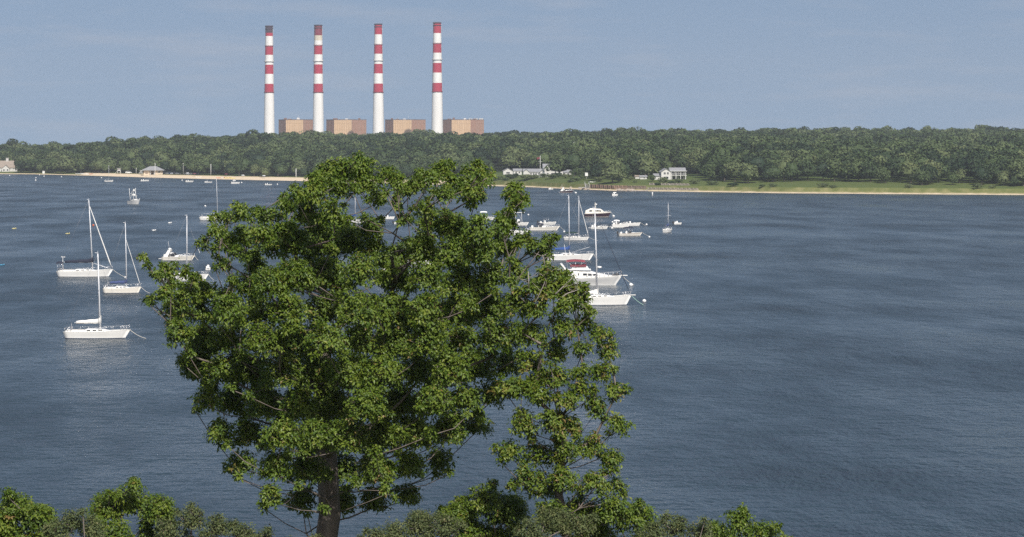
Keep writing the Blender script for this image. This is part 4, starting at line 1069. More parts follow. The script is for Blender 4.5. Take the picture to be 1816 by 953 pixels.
    if bim: bimini(root, D(bim[0])[2], D(bim[1])[2], D(.2)[0] * .8, D(.2)[1] + .2, D(.2)[1] + bim[2], bim[3])
    if dome:
        c = foot.lerp(top, dome); m_ = MB(); m_.lathe([(.02, -.12), (.3, -.12), (.34, 0), (.28, .14), (.02, .18)], tuple(c + Vector((.42, 0, 0))), 12); m_.box(tuple(c + Vector((.2, 0, -.14))), (.5, .1, .05)); m_.build('radar_dome', BUOYW, root)
    if moor: mooring(root, D, *moor)
    return root, D, dict(L=L, B=B, H=H, foot=foot, top=top, bz=bz, bx=bx, xm=xm, k=k)

# --- sail boats
r, D, q = sailboat(150.5, 491, 100, 355, 'big white sloop with navy sail cover and thick furled headsail, on the open harbour', mast_t=.64, cover=NAVY, boom_t=.12, jib=.10, jib_top=.935, rake=.052, moor=(2.2, -1.2), bim=(.0, .11, 1.55, NAVY), beam=.31, boom_h=1.45, fb=1.3, mast_r=.10)
w = MB(); w.tube([(D(.10)[2], .5, D(.1)[1]), (D(.10)[2] + .05, .5, D(.1)[1] + 2.5)], .04, 6); w.box((D(.10)[2] + .1, .5, D(.1)[1] + 2.55), (.7, .12, .1)); w.box((D(.10)[2] - .2, .5, D(.1)[1] + 2.62), (.06, .9, .12)); w.build('wind_generator', BUOYW, r)
w = MB(); w.tube([(q['xm'] + .2, -.4, D(.6)[1] + 1.35), (D(.96)[2], -.15, D(.95)[1] + .15)], .05, 6); w.build('whisker_pole', ALU, r)
sailboat(216.5, 520, 68, 396, 'smaller sloop with rumpled blue boom cover, moored before the big navy covered one', mast_t=.62, cover=DULLBLUE, boom_t=.14, jib=.045, jib_top=.76, moor=(1.4, -.6), boom_h=.75, hullm=(CREAM, BLUEBOOT, BOOT), fb=.98)
sailboat(172, 600, 118, 450, 'closest open water sloop, its tall mast crossing the big navy covered sloop', mast_t=.55, cover=SAIL, jib=0, moor=(2, -1), rake=.03, mast_r=.10)
r, D, q = sailboat(328, 497, 84, 383, 'sloop with blue sail bundle and a stay hung with white tabs, behind the lower foliage', mast_t=.54, cover=BLUE, boom_t=.35, jib=0, moor=(1, -.9), rake=0., mast_r=.095, hullm=(WHITE, WHITE, REDC))
t_ = MB()
_, zb, xb = D(.985); a = Vector((xb, 0, zb + .06)); e = q['foot'].lerp(q['top'], .93)
for u in (.40, .44, .50, .545, .59): 
    c = a.lerp(e, u); t_.cut().tube([c - (e - a).normalized() * .16, c + (e - a).normalized() * .16], .055, 5)
t_.parts('stay_tab', SAIL, r)
sailboat(378, 390.5, 50, 318, 'white sloop whose tall bare mast stands clear above the leafy branch tips', mast_t=.66, cover=None, jib=0, moor=None, rake=.03, mast_r=.075)
sailboat(193, 322.5, 16, 294, 'small white daysailer with bare mast moored just off the beach', mast_t=.5, cover=None, jib=0, moor=None, rake=0, cabin=False, mast_r=.07, spread=False)
sailboat(622, 396, 56, 323, 'sloop mostly hidden by the foreground tree, its white mast showing through the upper gap', mast_t=.64, cover=BLUE, jib=0, moor=None, rake=0, mast_r=.11)
sailboat(756, 470, 74, 405, 'sloop deep behind the foreground tree, only its mast foot glimpsed through leaves', mast_t=.52, cover=NAVY, jib=0, moor=None, rake=0, mast_r=.12)
sailboat(908, 416.5, 60, 352, 'white sloop hull resting behind the lower edge of the foliage, bow emerging to open water', mast_t=.58, cover=NAVY, jib=.02, jib_top=.7, moor=(1.2, -.6), rake=.01, mast_r=.07, beam=.3)
r, D, q = sailboat(1010, 462, 86, 348, 'tall masted white sloop with a bright blue boom cover behind the flybridge motor yacht', mast_t=.5, cover=BLUE, boom_t=.1, jib=0, moor=(.8, -.6), rake=.012, mast_r=.10, boom_h=1.05, fb=1.35)
w = MB(); w.tube([(q['xm'] + .2, 0, D(.6)[1] + .45), (q['xm'] + 4.0, -1.2, D(.6)[1] + 1.65)], .035, 6); w.build('whisker_pole', ALU, r)
sailboat(1022, 426.5, 44, 349, 'white cruising sloop with dark green dodger and furled headsail beyond the blue covered one', heading=R(-18), mast_t=.6, cover=None, jib=.07, moor=(2.4, -1.2), bim=(.08, .52, 1.25, GREENC), rake=.0, mast_r=.075, beam=.34)
r, D, q = sailboat(1066, 541, 108, 369, 'nearest sloop below the motor yacht, raked mast with radar dome and dark furled stay', mast_t=.44, cover=SAIL, boom_t=.2, jib=.04, jib_mat=NAVY, jib_top=.98, moor=(1.7, -.7, mat('pale_green_rope', (.35, .55, .45), .8, var=.3)), rake=.028, dome=.32, mast_r=.115, boom_h=.5, fb=1.45)
MB().box((q['xm'] - .25, 0, q['bz'] + .3), (.75, .6, .75), top=.55).build('sail_bundle', SAIL, r)
w = MB(); w.box((D(.9)[2] + .55, 0, D(.97)[1] + .05), (1.9, .35, .09)); w.build('bow_platform', WHITE, r)
sailboat(1184.5, 412, 15, 361, 'little daysailer seen stern on with a blue cover at the harbour edge', heading=R(68), mast_t=.55, cover=DULLBLUE, jib=0, moor=None, rake=0, mast_r=.055, beam=.34, hullm=(WHITE, BOOT, BOOT))

# --- powerboats
def glass_band(D, root, rings, u0, u1, z0=.35, z1=.72, name='window', n=3):
    """separate dark panes along both sides of a lofted cabin"""
    N = len(rings) - 1
    for i in range(n):
        a = u0 + (u1 - u0) * i / n; b = u0 + (u1 - u0) * (i + .84) / n
        for s in (0, 5):
            def pt(u, z):
                j = min(int(u * N), N - 1); f = u * N - j
                lo = Vector(rings[j][s]).lerp(Vector(rings[j + 1][s]), f); hi = Vector(rings[j][1 if s == 0 else 4]).lerp(Vector(rings[j + 1][1 if s == 0 else 4]), f)
                p = lo.lerp(hi, z / .75); p.y += .02 if s == 0 else -.02; return p
            q = [pt(a, z0), pt(b, z0), pt(b, z1), pt(a, z1)]
            off = Vector((0, .03 if s == 0 else -.03, 0)); mb = MB()
            vs = q + [p + off for p in q]
            mb.add(vs, [(0, 1, 2, 3), (7, 6, 5, 4), (0, 4, 5, 1), (1, 5, 6, 2), (2, 6, 7, 3), (3, 7, 4, 0)] if s == 0 else [(3, 2, 1, 0), (4, 5, 6, 7), (1, 5, 4, 0), (2, 6, 5, 1), (3, 7, 6, 2), (0, 4, 7, 3)])
            mb.build(name, GLASS, root)
def windshield(root, D, t, h, w=.8, back=.5):
    b, z, x = D(t); b *= w; mb = MB()
    pts = [(x - back * 2.2, b, z + .1), (x - back * .4, b * .8, z + .1), (x + .1, 0, z + .12), (x - back * .4, -b * .8, z + .1), (x - back * 2.2, -b, z + .1)]
    up = [(p[0] - back * (.9 if 0 < i < 4 else .2), p[1] * .92, p[2] + h * (.55 if i in (0, 4) else 1)) for i, p in enumerate(pts)]
    inn = [(p[0] - .03, p[1] * .985, p[2]) for p in pts + up]
    mb.add(pts + up + inn, [(i, i + 1, 6 + i, 5 + i) for i in range(4)] + [(15 + i, 16 + i, 11 + i, 10 + i) for i in range(4)] + [(5 + i, 6 + i, 16 + i, 15 + i) for i in range(4)]); o = mb.build('windshield', GLASS, root)
    fr = MB(); fr.tube(up, .025, 4); [fr.tube([a, b_], .02, 4) for a, b_ in zip(pts, up)]; fr.build('frame', STEEL, o)
def motorboat(px, wy, Lpx, label, style='runabout', heading=0.0, mir=False, beam=.34, mats=None, stripe=None, bim=None, moor=None, group=None, fb=None, arch=False, engine=True, minor=False, name='motorboat'):
    k = mpp(wy); L = Lpx * k / max(.3, abs(math.cos(heading))); o = at(px, wy)
    root = thing(name, label, 'motorboat', o, heading + (math.pi if mir else 0), group)
    fbow = fb or (.11 * L + .2); D = hull(root, L, L * beam, fbow, fbow * .66, draft=.3, tr=.9, rake=.13, flare=.2, over=.0, mats=mats or (WHITE, WHITE, BOOT), stripe=stripe)
    if style == 'runabout':
        mb = MB(); house_mb(mb, D, .52, .93, .72, .02 * L + .16, .06, slope=.9, aft=.5); mb.build('foredeck', WHITE, root)
        ck = MB(); b0, z0, x0 = D(.06); b1, z1, x1 = D(.52); ck.box(((x0 + x1) / 2, 0, z0 + .05), (x1 - x0, b1 * 1.5, .03)); ck.build('cockpit', mat('tan_vinyl', (.42, .36, .28), .6, var=.4), root)
        st = MB(); st.cut().box((x0 + .25, 0, z0 + .25), (.45, b1 * 1.3, .4)); [st.cut().box(((x0 + x1) / 2 + .2, s * b1 * .4, z0 + .35), (.45, .5, .65), top=.8) for s in (1, -1)]; st.parts('seat', BUOYW, root)
        if not minor: windshield(root, D, .56, .5 + L * .012, .74, .35)
        if engine: outboard(root, D, 0, 1.0)
    elif style == 'express':
        mb = MB(); rg_ = house_mb(mb, D, .40, .95, .78, .075 * L, .22, slope=.85, aft=.25); mb.build('cabin', WHITE, root)
        glass_band(D, root, rg_, .22, .62, .28, .6, n=3)
        windshield(root, D, .47, (.66 if arch else .5) + .01 * L, .78, .6)
        b0, z0, x0 = D(.05); b1, z1, x1 = D(.42); MB().box(((x0 + x1) / 2, 0, z0 + .06), (x1 - x0, b1 * 1.5, .03)).build('cockpit', mat('tan_vinyl', (.42, .36, .28), .6), root)
        st = MB(); st.cut().box((x0 + .3, 0, z0 + .3), (.5, b1 * 1.4, .5)); [st.cut().box((x1 - .9, s * b1 * .42, z0 + .5), (.5, .6, .9), top=.8) for s in (1, -1)]; st.parts('seat', BUOYW, root)
        rail_mb(D, .55, .98, .5, 5, .02).build('rail', STEEL, root)
        MB().box((D(0)[2] - .3, 0, .28), (.7, D(0)[0] * 1.8, .08)).build('swim_platform', WHITE, root)
    if arch:
        a = MB(); b, z, x = D(.24); x += .5
        for s in (1, -1): a.add([(x - 1.7, s * b * .93, z), (x - .9, s * b * .93, z), (x - .25, s * b * .72, z + 1.4), (x - .85, s * b * .72, z + 1.4), (x - 1.7, s * b * .83, z), (x - .9, s * b * .83, z), (x - .25, s * b * .62, z + 1.4), (x - .85, s * b * .62, z + 1.4)], [(0, 1, 2, 3), (7, 6, 5, 4), (0, 4, 5, 1), (1, 5, 6, 2), (2, 6, 7, 3), (3, 7, 4, 0)])
        a.box((x - .6, 0, z + 1.4), (.55, b * 1.44, .14)); a.build('radar_arch', WHITE, root)
        d_ = MB(); d_.lathe([(.02, 0), (.3, 0), (.36, .1), (.3, .28), (.02, .34)], (x - .6, 0, z + 1.5), 12); d_.build('radar_dome', BUOYW, root)
        n_ = MB(); n_.tube([(x - .8, b * .6, z + 1.4), (x - 1.1, b * .6, z + 3.2)], .022, 4); n_.build('antenna', BUOYW, root)
    if bim: bimini(root, D(bim[0])[2], D(bim[1])[2], D(.3)[0] * .85, D(.3)[1] + .1, D(.3)[1] + bim[2], bim[3])
    if moor: mooring(root, D, *moor)
    return root, D

# off the beach
motorboat(257, 321.5, 15, 'small white runabout moored off the pavilion', heading=.15, minor=True)
motorboat(336, 323, 14.5, 'small white runabout with raised foredeck moored off the parked cars', heading=.2, minor=True)
motorboat(369.5, 324.2, 14, 'low open white skiff moored beside the tall bare mast near the beach', heading=0.1, minor=True, fb=.55, engine=False)
motorboat(417.5, 326, 16, 'white cuddy boat moored off the kayaks', heading=.25, minor=True, fb=.95, bim=(.2, .5, 1.3, BUOYW))
motorboat(476, 328.6, 13, 'little white skiff with dark outboard tilted up, moored between the kayaks and the banded pole', heading=.1, minor=True, fb=.55)
# boat with outriggers
k = mpp(362); root = thing('fishing_boat', 'white sportfishing boat with upright outrigger poles and a tuna tower', 'fishing boat', at(238.5, 362), R(-46))
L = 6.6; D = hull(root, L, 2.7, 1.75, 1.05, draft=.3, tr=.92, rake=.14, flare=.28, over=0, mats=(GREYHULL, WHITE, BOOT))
mb = MB(); rg_ = house_mb(mb, D, .42, .93, .8, .85, .25, slope=.7, aft=.3); mb.build('cabin', WHITE, root); glass_band(D, root, rg_, .15, .5, .35, .68, n=2)
b, z, x = D(.38); t_ = MB(); t_.box((x + .3, 0, z + 2.0), (1.9, 1.9, .1)); [t_.tube([(x + .3 + a, s * .85, z), (x + .3 + a, s * .75, z + 2.0)], .05, 5) for a in (-.8, .8) for s in (1, -1)]; t_.build('hardtop', WHITE, root)
t_ = MB(); [t_.tube([(x + .3 + a, s * .7, z + 2), (x + .2 + a * .4, s * .4, z + 3.9)], .045, 5) for a in (-.8, .8) for s in (1, -1)]; t_.box((x + .2, 0, z + 3.9), (.9, 1.0, .08)); t_.box((x + .4, 0, z + 4.3), (.25, .6, .7)); t_.box((x + .2, 0, z + 2.5), (.8, .9, .6), top=.8); t_.build('tower', WHITE, root)
for s in (1, -1):
    MB().tube([(x - .2, s * 1.42, z + .3), (x - .5, s * 1.62, z + 5.0)], [.085, .07], 6).build('outrigger', BUOYW, root)
MB().tube([(x - .35, -1.5, z + 2.75), (x - .35, 1.5, z + 2.75)], .035, 5).build('crossbar', STEEL, root)
rail_mb(D, .6, .98, .55, 4).build('rail', STEEL, root)
# cruiser behind the low foliage
motorboat(317, 461.5, 58, 'white express cruiser with radar arch and dome half hidden by the low leafy branch', 'express', mats=(CREAM, WHITE, BOOT), arch=True, moor=(.8, -.5), heading=R(-8))
motorboat(254, 459, 16, 'small white boat tucked behind a single leafy sprig', heading=.1, minor=True)
motorboat(690.5, 388.5, 19, 'white covered runabout lying in the water gap of the foreground tree', heading=0, minor=True, fb=.75)
motorboat(706, 397.5, 15, 'smaller white boat close below the covered runabout in the tree gap', heading=.25, minor=True)
motorboat(862, 390, 30, 'white cabin cruiser glimpsed behind the leaves beside the upper lobe', 'express', bim=(.15, .55, 1.9, BUOYW))
motorboat(697, 497, 62, 'large white cruiser almost hidden behind the middle of the foreground tree', 'express', arch=True)
r, D = motorboat(921, 400, 34, 'centre console fishing boat with a high hardtop next to the foliage edge', heading=.1, fb=.9)
b, z, x = D(.45); t_ = MB(); t_.box((x, 0, 3.75), (3.4, 1.9, .12)); [t_.tube([(x + a, s * .8, z), (x + a * .9, s * .75, 3.7)], .045, 5) for a in (-1.0, .9) for s in (1, -1)]; t_.build('hardtop', WHITE, r)
MB().box((x, 0, z + .55), (.8, .8, 1.1), top=.8).build('console', WHITE, r)
motorboat(966, 408.5, 54, 'sleek cream express cruiser with dark cockpit canvas beside the foliage', 'express', mats=(CREAM, WHITE, BOOT), moor=(1.2, -.8), bim=(.22, .46, .95, NAVY))
r, D = motorboat(971, 398.5, 32, 'small white boat with hooped canopy frame behind the sleek cream cruiser', heading=.15, minor=True)
f = MB()
for t in (.3, .42, .54):
    b, z, x = D(t); f.tube([(x, b * .8 * math.cos(a), z + 1.5 * math.sin(a)) for a in np.linspace(0, math.pi, 9)], .03, 4)
f.build('canopy_frame', STEEL, r)
# dark hulled trawler yacht
k = mpp(385); root = thing('cabin_cruiser', 'cream cabin cruiser with dark maroon hull and a row of side windows', 'cabin cruiser', at(1060, 385), R(-6))
L = 47 * k; D = hull(root, L, 2.9, 1.65, 1.15, draft=.3, tr=.88, rake=.1, flare=.2, over=0, mats=(NAVYHULL, CREAM, BOOT), stripe=CREAM)
mb = MB(); rg_ = house_mb(mb, D, .04, .78, .86, 1.75, 1.15, slope=.22, aft=.25, segs=12); mb.build('cabin', CREAM, root); glass_band(D, root, rg_, .2, .36, .38, .68, n=1); glass_band(D, root, rg_, .46, .82, .38, .68, n=3)
mb = MB(); house_mb(mb, D, .74, .97, .7, .4, .1, slope=.8, aft=.3); mb.build('foredeck', CREAM, root)
b, z, x = D(.42); t_ = MB(); t_.tube([(x, 0, z + 1.6), (x - .15, 0, z + 3.4)], [.16, .07], 6); t_.box((x, 0, z + 2.7), (.8, .5, .12)); t_.build('radar_mast', CREAM, root)
t_ = MB(); t_.lathe([(.02, 0), (.32, 0), (.36, .12), (.02, .3)], (x + .2, 0, z + 2.77), 12); t_.build('radar_dome', BUOYW, root)
rail_mb(D, .55, .99, .5, 5).build('rail', STEEL, root); mooring(root, D, 1.2, -.6)
motorboat(1063, 406, 31, 'white sport boat with low arch moored under the maroon hulled cruiser', 'express', moor=(1.6, -.6), heading=-.1)
motorboat(1101, 403.5, 32, 'rounded white express cruiser with squared hardtop, in front of a second white boat', 'express', bim=(.1, .42, 1.1, BUOYW), fb=1.2)
motorboat(1122, 400.5, 28, 'slim white boat peeking out behind the rounded express cruiser', 'runabout', moor=(1.6, -.5), minor=True, fb=.9)
motorboat(1118, 418.5, 42, 'low cream bowrider with dark bimini on the open water below the other cruisers', 'runabout', mats=(CREAM, BOOT, BOOT), stripe=TEAK, bim=(.22, .6, 1.5, NAVY), moor=(1.6, -.6))
motorboat(1005, 342.2, 24, 'dark hulled white topped motor cruiser close to the boulder shore', 'express', mats=(NAVYHULL, WHITE, BOOT), arch=True, moor=(1, -.3), fb=1.2)
motorboat(1090.5, 347.3, 11, 'tiny white launch alone on the water off the timber bulkhead', heading=.1, minor=True, fb=.7, bim=(.2, .7, .9, BUOYW))
motorboat(977, 336.3, 9, 'tiny white speedboat under way off the thin beach', heading=.1, minor=True)
motorboat(1202, 398, 14, 'white runabout cut by the edge behind the stern on daysailer', heading=.1, minor=True)
# flybridge motor yacht
k = mpp(505.5); root = thing('motor_yacht', 'large white flybridge motor yacht with faded red canvas over the bridge', 'motor yacht', at(1041, 505.5), R(-5))
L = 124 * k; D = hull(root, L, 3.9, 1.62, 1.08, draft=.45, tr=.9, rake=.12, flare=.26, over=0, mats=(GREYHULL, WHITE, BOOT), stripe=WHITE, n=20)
mb = MB(); rg_ = house_mb(mb, D, .22, .92, .8, 1.4, .62, slope=.5, aft=.03, segs=14); mb.build('cabin', WHITE, root); glass_band(D, root, rg_, .22, .62, .42, .72, n=4)
b, z, x = D(.46); 
for s in (1, -1): MB().box((x - .55, s * (D(.3)[0] * .80 + .0), z + .55), (.62, .05, 1.15)).build('door', WHITE, root)
for s in (1, -1): MB().box((D(.62)[2], s * D(.62)[0] * .775, D(.62)[1] + .42), (.7, .06, .18)).build('window', GLASS, root)
fb_ = MB(); bx = D(.10)[2]; fb_.box((bx + 2.4, 0, D(.22)[1] + 1.5), (5.9, 2.9, .16)); fb_.box((bx + 3.6, 0, D(.22)[1] + 1.8), (2.9, 2.5, .5), top=.9, shift=-.12); fb_.build('flybridge', WHITE, root)
z1 = D(.22)[1] + 1.55
t_ = MB(); t_.add([(bx + 1.0, -1.3, z1), (bx + 1.0, 1.3, z1), (bx + .2, 1.3, z1 + .95), (bx + .2, -1.3, z1 + .95), (bx + 1.3, -1.3, z1), (bx + 1.3, 1.3, z1), (bx + .5, 1.3, z1 + .95), (bx + .5, -1.3, z1 + .95)], [(0, 3, 2, 1), (4, 5, 6, 7), (0, 1, 5, 4), (3, 7, 6, 2), (0, 4, 7, 3), (1, 2, 6, 5)]); t_.build('seat', WHITE, root)
bim_o = bimini(root, bx + 1.2, bx + 4.4, 1.35, z1 + .2, z1 + 1.42, REDC, 'canvas_top')
t_ = MB()
for s in (1, -1): t_.cut().box((bx + 3.2, s * 1.32, z1 + .62), (2.6, .04, .34))
t_.cut().box((bx + 4.55, 0, z1 + .75), (.06, 2.5, .8)); t_.parts('canvas_side', REDC, root)
windshield(root, D, .56, .85, .62, .7)
rail_mb(D, .5, .99, .68, 8, .03).build('rail', STEEL, root)
w = MB(); w.box((D(1)[2] + .25, 0, D(1)[1] + .02), (1.3, .5, .12)); w.build('bow_pulpit', WHITE, root)
w = MB(); w.cut().box((D(.93)[2], 0, D(.93)[1] + .3), (.5, .5, .4)); w.cut().box((D(.88)[2], .3, D(.88)[1] + .25), (.6, .3, .3)); w.parts('windlass', DARK, root)
MB().box((D(0)[2] - .45, 0, .35), (.95, 3.4, .1)).build('swim_platform', TEAK, root)
w = MB(); w.tube([(bx + 1.5, -1.3, z1), (bx + .9, -1.4, z1 + 4.2)], .025, 4); w.build('antenna', BUOYW, root)
mooring(root, D, 2.0, -1.0)
k = mpp(479); motorboat(369, 479, 9, 'white inflatable tender on the water between the leafy branches', heading=.2, minor=True, engine=False, fb=.45)

# --- moorings and floats
def buoy(px, wy, r_, m, label, shape='ball', group=None):
    o = at(px, wy); root = MB(); 
    if shape == 'ball': root.ball((0, 0, r_ * .55), r_, 0, 12, .85); root.tube([(0, 0, r_ * 1.2), (0, 0, r_ * 1.55)], r_ * .12, 6)
    elif shape == 'spar': root.lathe([(.02, -.3), (r_, -.3), (r_, 1.4), (r_ * .4, 1.75), (.02, 1.8)], n=10)
    elif shape == 'flag': root.ball((0, 0, r_ * .4), r_, 0, 10); root.tube([(0, 0, 0), (0, 0, 2.2)], .05, 5); root.box((.25, 0, 1.9), (.5, .04, .4))
    else:
        rr = []
        for i in range(7):
            u = i / 6; w = r_ * math.sin(math.pi * min(max(u, .06), .94)) ** .5
            rr.append([((u - .5) * r_ * 2.6, w * math.cos(a), .12 + w * math.sin(a) * .6) for a in np.linspace(0, 2 * math.pi, 9)[:-1]])
        root.loft(rr, closed=True, smooth=True); root.ball((r_ * 1.8, 0, .2), r_ * .6, 0, 8)
    return tag(root.build('mooring_buoy', m, loc=o), label, 'buoy', group)
for px, wy in ((17, 312.3), (70, 311.2), (78, 313.6), (109, 314.6), (180, 316)):
    buoy(px, wy, .42, BUOYW, 'tiny white mooring buoy off the narrow end of the beach', group='buoys off the narrow beach')
buoy(63.3, 320.5, .45, BUOYW, 'white marker buoy with a small flag staff off the tan house', 'flag')
buoy(323, 320.6, .45, BUOYW, 'white mooring buoy next to the runabout off the parked cars')
buoy(428.5, 325, .45, BUOYW, 'white mooring buoy beside the cuddy boat')
buoy(492, 328, .42, BUOYW, 'white mooring buoy beside the little skiff with outboard')
buoy(364, 366.6, .36, BUOYW, 'white mooring ball above the mast tall sloop branch tips')
buoy(24, 406.5, .34, BUOYY, 'yellow float furthest along toward the open harbour edge', 'float')
buoy(119, 415.5, .32, BUOYY, 'yellow green float just past the first yellow one', 'float')
buoy(272, 409.5, .3, BUOYW, 'pale float lowest of the two drifting above the small sloop', 'float')
buoy(300.5, 396, .3, BUOYW, 'white float upper of the two drifting above the express cruiser', 'float')
buoy(165.5, 401, .34, BUOYR, 'orange ball between the mast and headsail of the big sloop')
buoy(2, 471.5, .3, BUOYB, 'blue float at the very edge of the harbour view', 'float')
buoy(1119, 507.5, .34, BUOYW, 'large white mooring ball off the bow of the motor yacht')
buoy(1142.5, 536, .3, BUOYW, 'white mooring ball at the end of the green rope')
buoy(1157, 348, .24, BUOYW, 'white spar buoy standing off the porch house', 'spar')
buoy(1085, 406, .3, BUOYW, 'white mooring ball ahead of the white sport boat')
buoy(1146.5, 399.5, .3, BUOYW, 'white mooring ball ahead of the slim white boat')
buoy(1088, 384.8, .42, BUOYW, 'white mooring ball at the bow of the maroon hulled cruiser')
buoy(1086, 395, .28, BUOYW, 'white mooring ball astern of the rounded express cruiser')
buoy(1021, 343.4, .5, BUOYW, 'white mooring ball at the bow of the dark hulled motor cruiser')
buoy(1000.5, 412, .28, BUOYW, 'white mooring ball ahead of the sleek cream cruiser')
buoy(1151.5, 421.5, .26, BUOYW, 'white mooring ball ahead of the low bowrider')
buoy(937, 382, .3, BUOYW, 'white mooring ball beside the centre console hardtop')
buoy(222.5, 493.5, .22, BUOYW, 'small white mooring ball at the bow of the big navy covered sloop')
# ------------------------------------------------------------------ the big tree near the camera
D_T = 70.0
NEAR_D = (0.036, 0.068, 0.010)
NEAR_L = [(0.060, 0.112, 0.012), (0.101, 0.160, 0.016), (0.147, 0.202, 0.022), (0.190, 0.226, 0.032), (0.21, 0.14, 0.05)]
LEAF_M = leaf_mat('glossy_broad_leaf', NEAR_D, NEAR_L, 'attr', rough=0.46, trans=0.34, spec=0.42)
LIMB = mat('smooth_grey_bark', (0.105, 0.085, 0.075), 0.85, var=0.7, scale=3, c2=(0.22, 0.19, 0.17), stretch=(1.6, 1.6, .22), bump=0.8, spec=0.15)
CL = """575,312,34 608,300,32 640,298,34 558,338,36 527,346,28 600,332,36 652,328,32 690,308,24 704,322,22 508,362,26 545,375,36 588,378,34 672,350,24
655,405,34 480,382,24 703,358,13 782,300,26 760,314,24 738,326,24 800,322,26 846,298,25 832,328,30 858,320,24 872,306,10 842,350,30 790,342,24 720,338,18
906,343,22 918,362,20 902,378,20 920,330,13 888,398,24 752,366,24 762,392,36 724,388,18 800,402,40 848,402,34 880,418,26 905,398,20 932,348,8
430,376,24 402,384,20 455,374,16 380,408,20 362,425,14 400,428,26 430,418,30 462,418,32 418,446,20 386,455,9 400,470,12 382,473,9 498,412,30 376,385,8
262,468,11 298,481,21 328,484,16 280,490,12 253,454,6 304,500,20 290,520,22 332,518,30 372,516,26 346,498,14 270,528,13 400,520,20 410,494,12 312,468,7
482,432,40 522,430,44 570,430,44 620,428,44 662,440,36 702,452,34 748,442,38 800,450,44 850,446,38 896,440,28 946,432,20 970,424,15 926,424,20 986,419,8 962,446,16
452,470,30 440,508,34 474,500,40 522,488,46 578,488,48 640,480,46 700,490,40 760,490,46 820,498,46 872,486,38 918,482,28 600,400,30 560,400,30
310,548,34 355,552,36 405,548,40 460,552,44 515,550,46 575,550,48 635,550,48 695,552,48 755,552,48 815,552,46 870,545,44 915,540,36
318,590,36 360,604,42 405,600,44 460,604,48 520,606,50 580,606,50 640,606,50 700,606,50 760,606,48 820,604,46 876,598,42 920,592,36
352,650,40 392,656,42 440,658,44 500,660,48 560,662,50 620,662,50 680,662,48 740,660,48 800,658,46 850,650,44 900,646,36
368,708,34 412,712,40 470,716,44 530,718,46 590,720,46 650,720,46 710,716,44 770,712,44 825,708,40 872,700,34
392,764,34 440,768,40 500,772,44 560,774,46 620,774,46 680,772,44 740,768,42 796,762,40 846,752,34
430,820,34 486,826,40 546,830,42 606,832,42 666,830,42 726,824,40 780,816,34
480,878,30 536,884,36 600,888,38 664,886,36 724,876,30"""
CL2 = """1000,488,20 985,508,22 1012,520,20 1032,522,14 962,520,22 958,492,17 1000,540,24 955,550,24 1040,545,14 930,515,16 1024,508,16 1008,497,20 983,484,20 964,503,22 1000,518,24 1036,528,16 970,478,14
1000,580,30 950,590,32 1040,572,20 985,625,30 1030,615,22 940,640,30 990,668,28 1035,655,20 900,690,30 955,700,32 1006,712,26
930,752,34 985,752,34 905,800,30 955,806,36 1000,800,34 930,850,32 1062,592,24 1078,622,24 1066,660,28 1092,690,24 1056,722,30 1092,752,28 1048,792,32 1086,812,28 1000,852,34 1052,856,32 960,862,34 1095,860,24 1020,900,30 970,910,30
1030,690,28 960,670,30 925,690,28 1010,755,30"""
def parse(s): return [tuple(float(v) for v in t.split(',')) for t in s.split()]

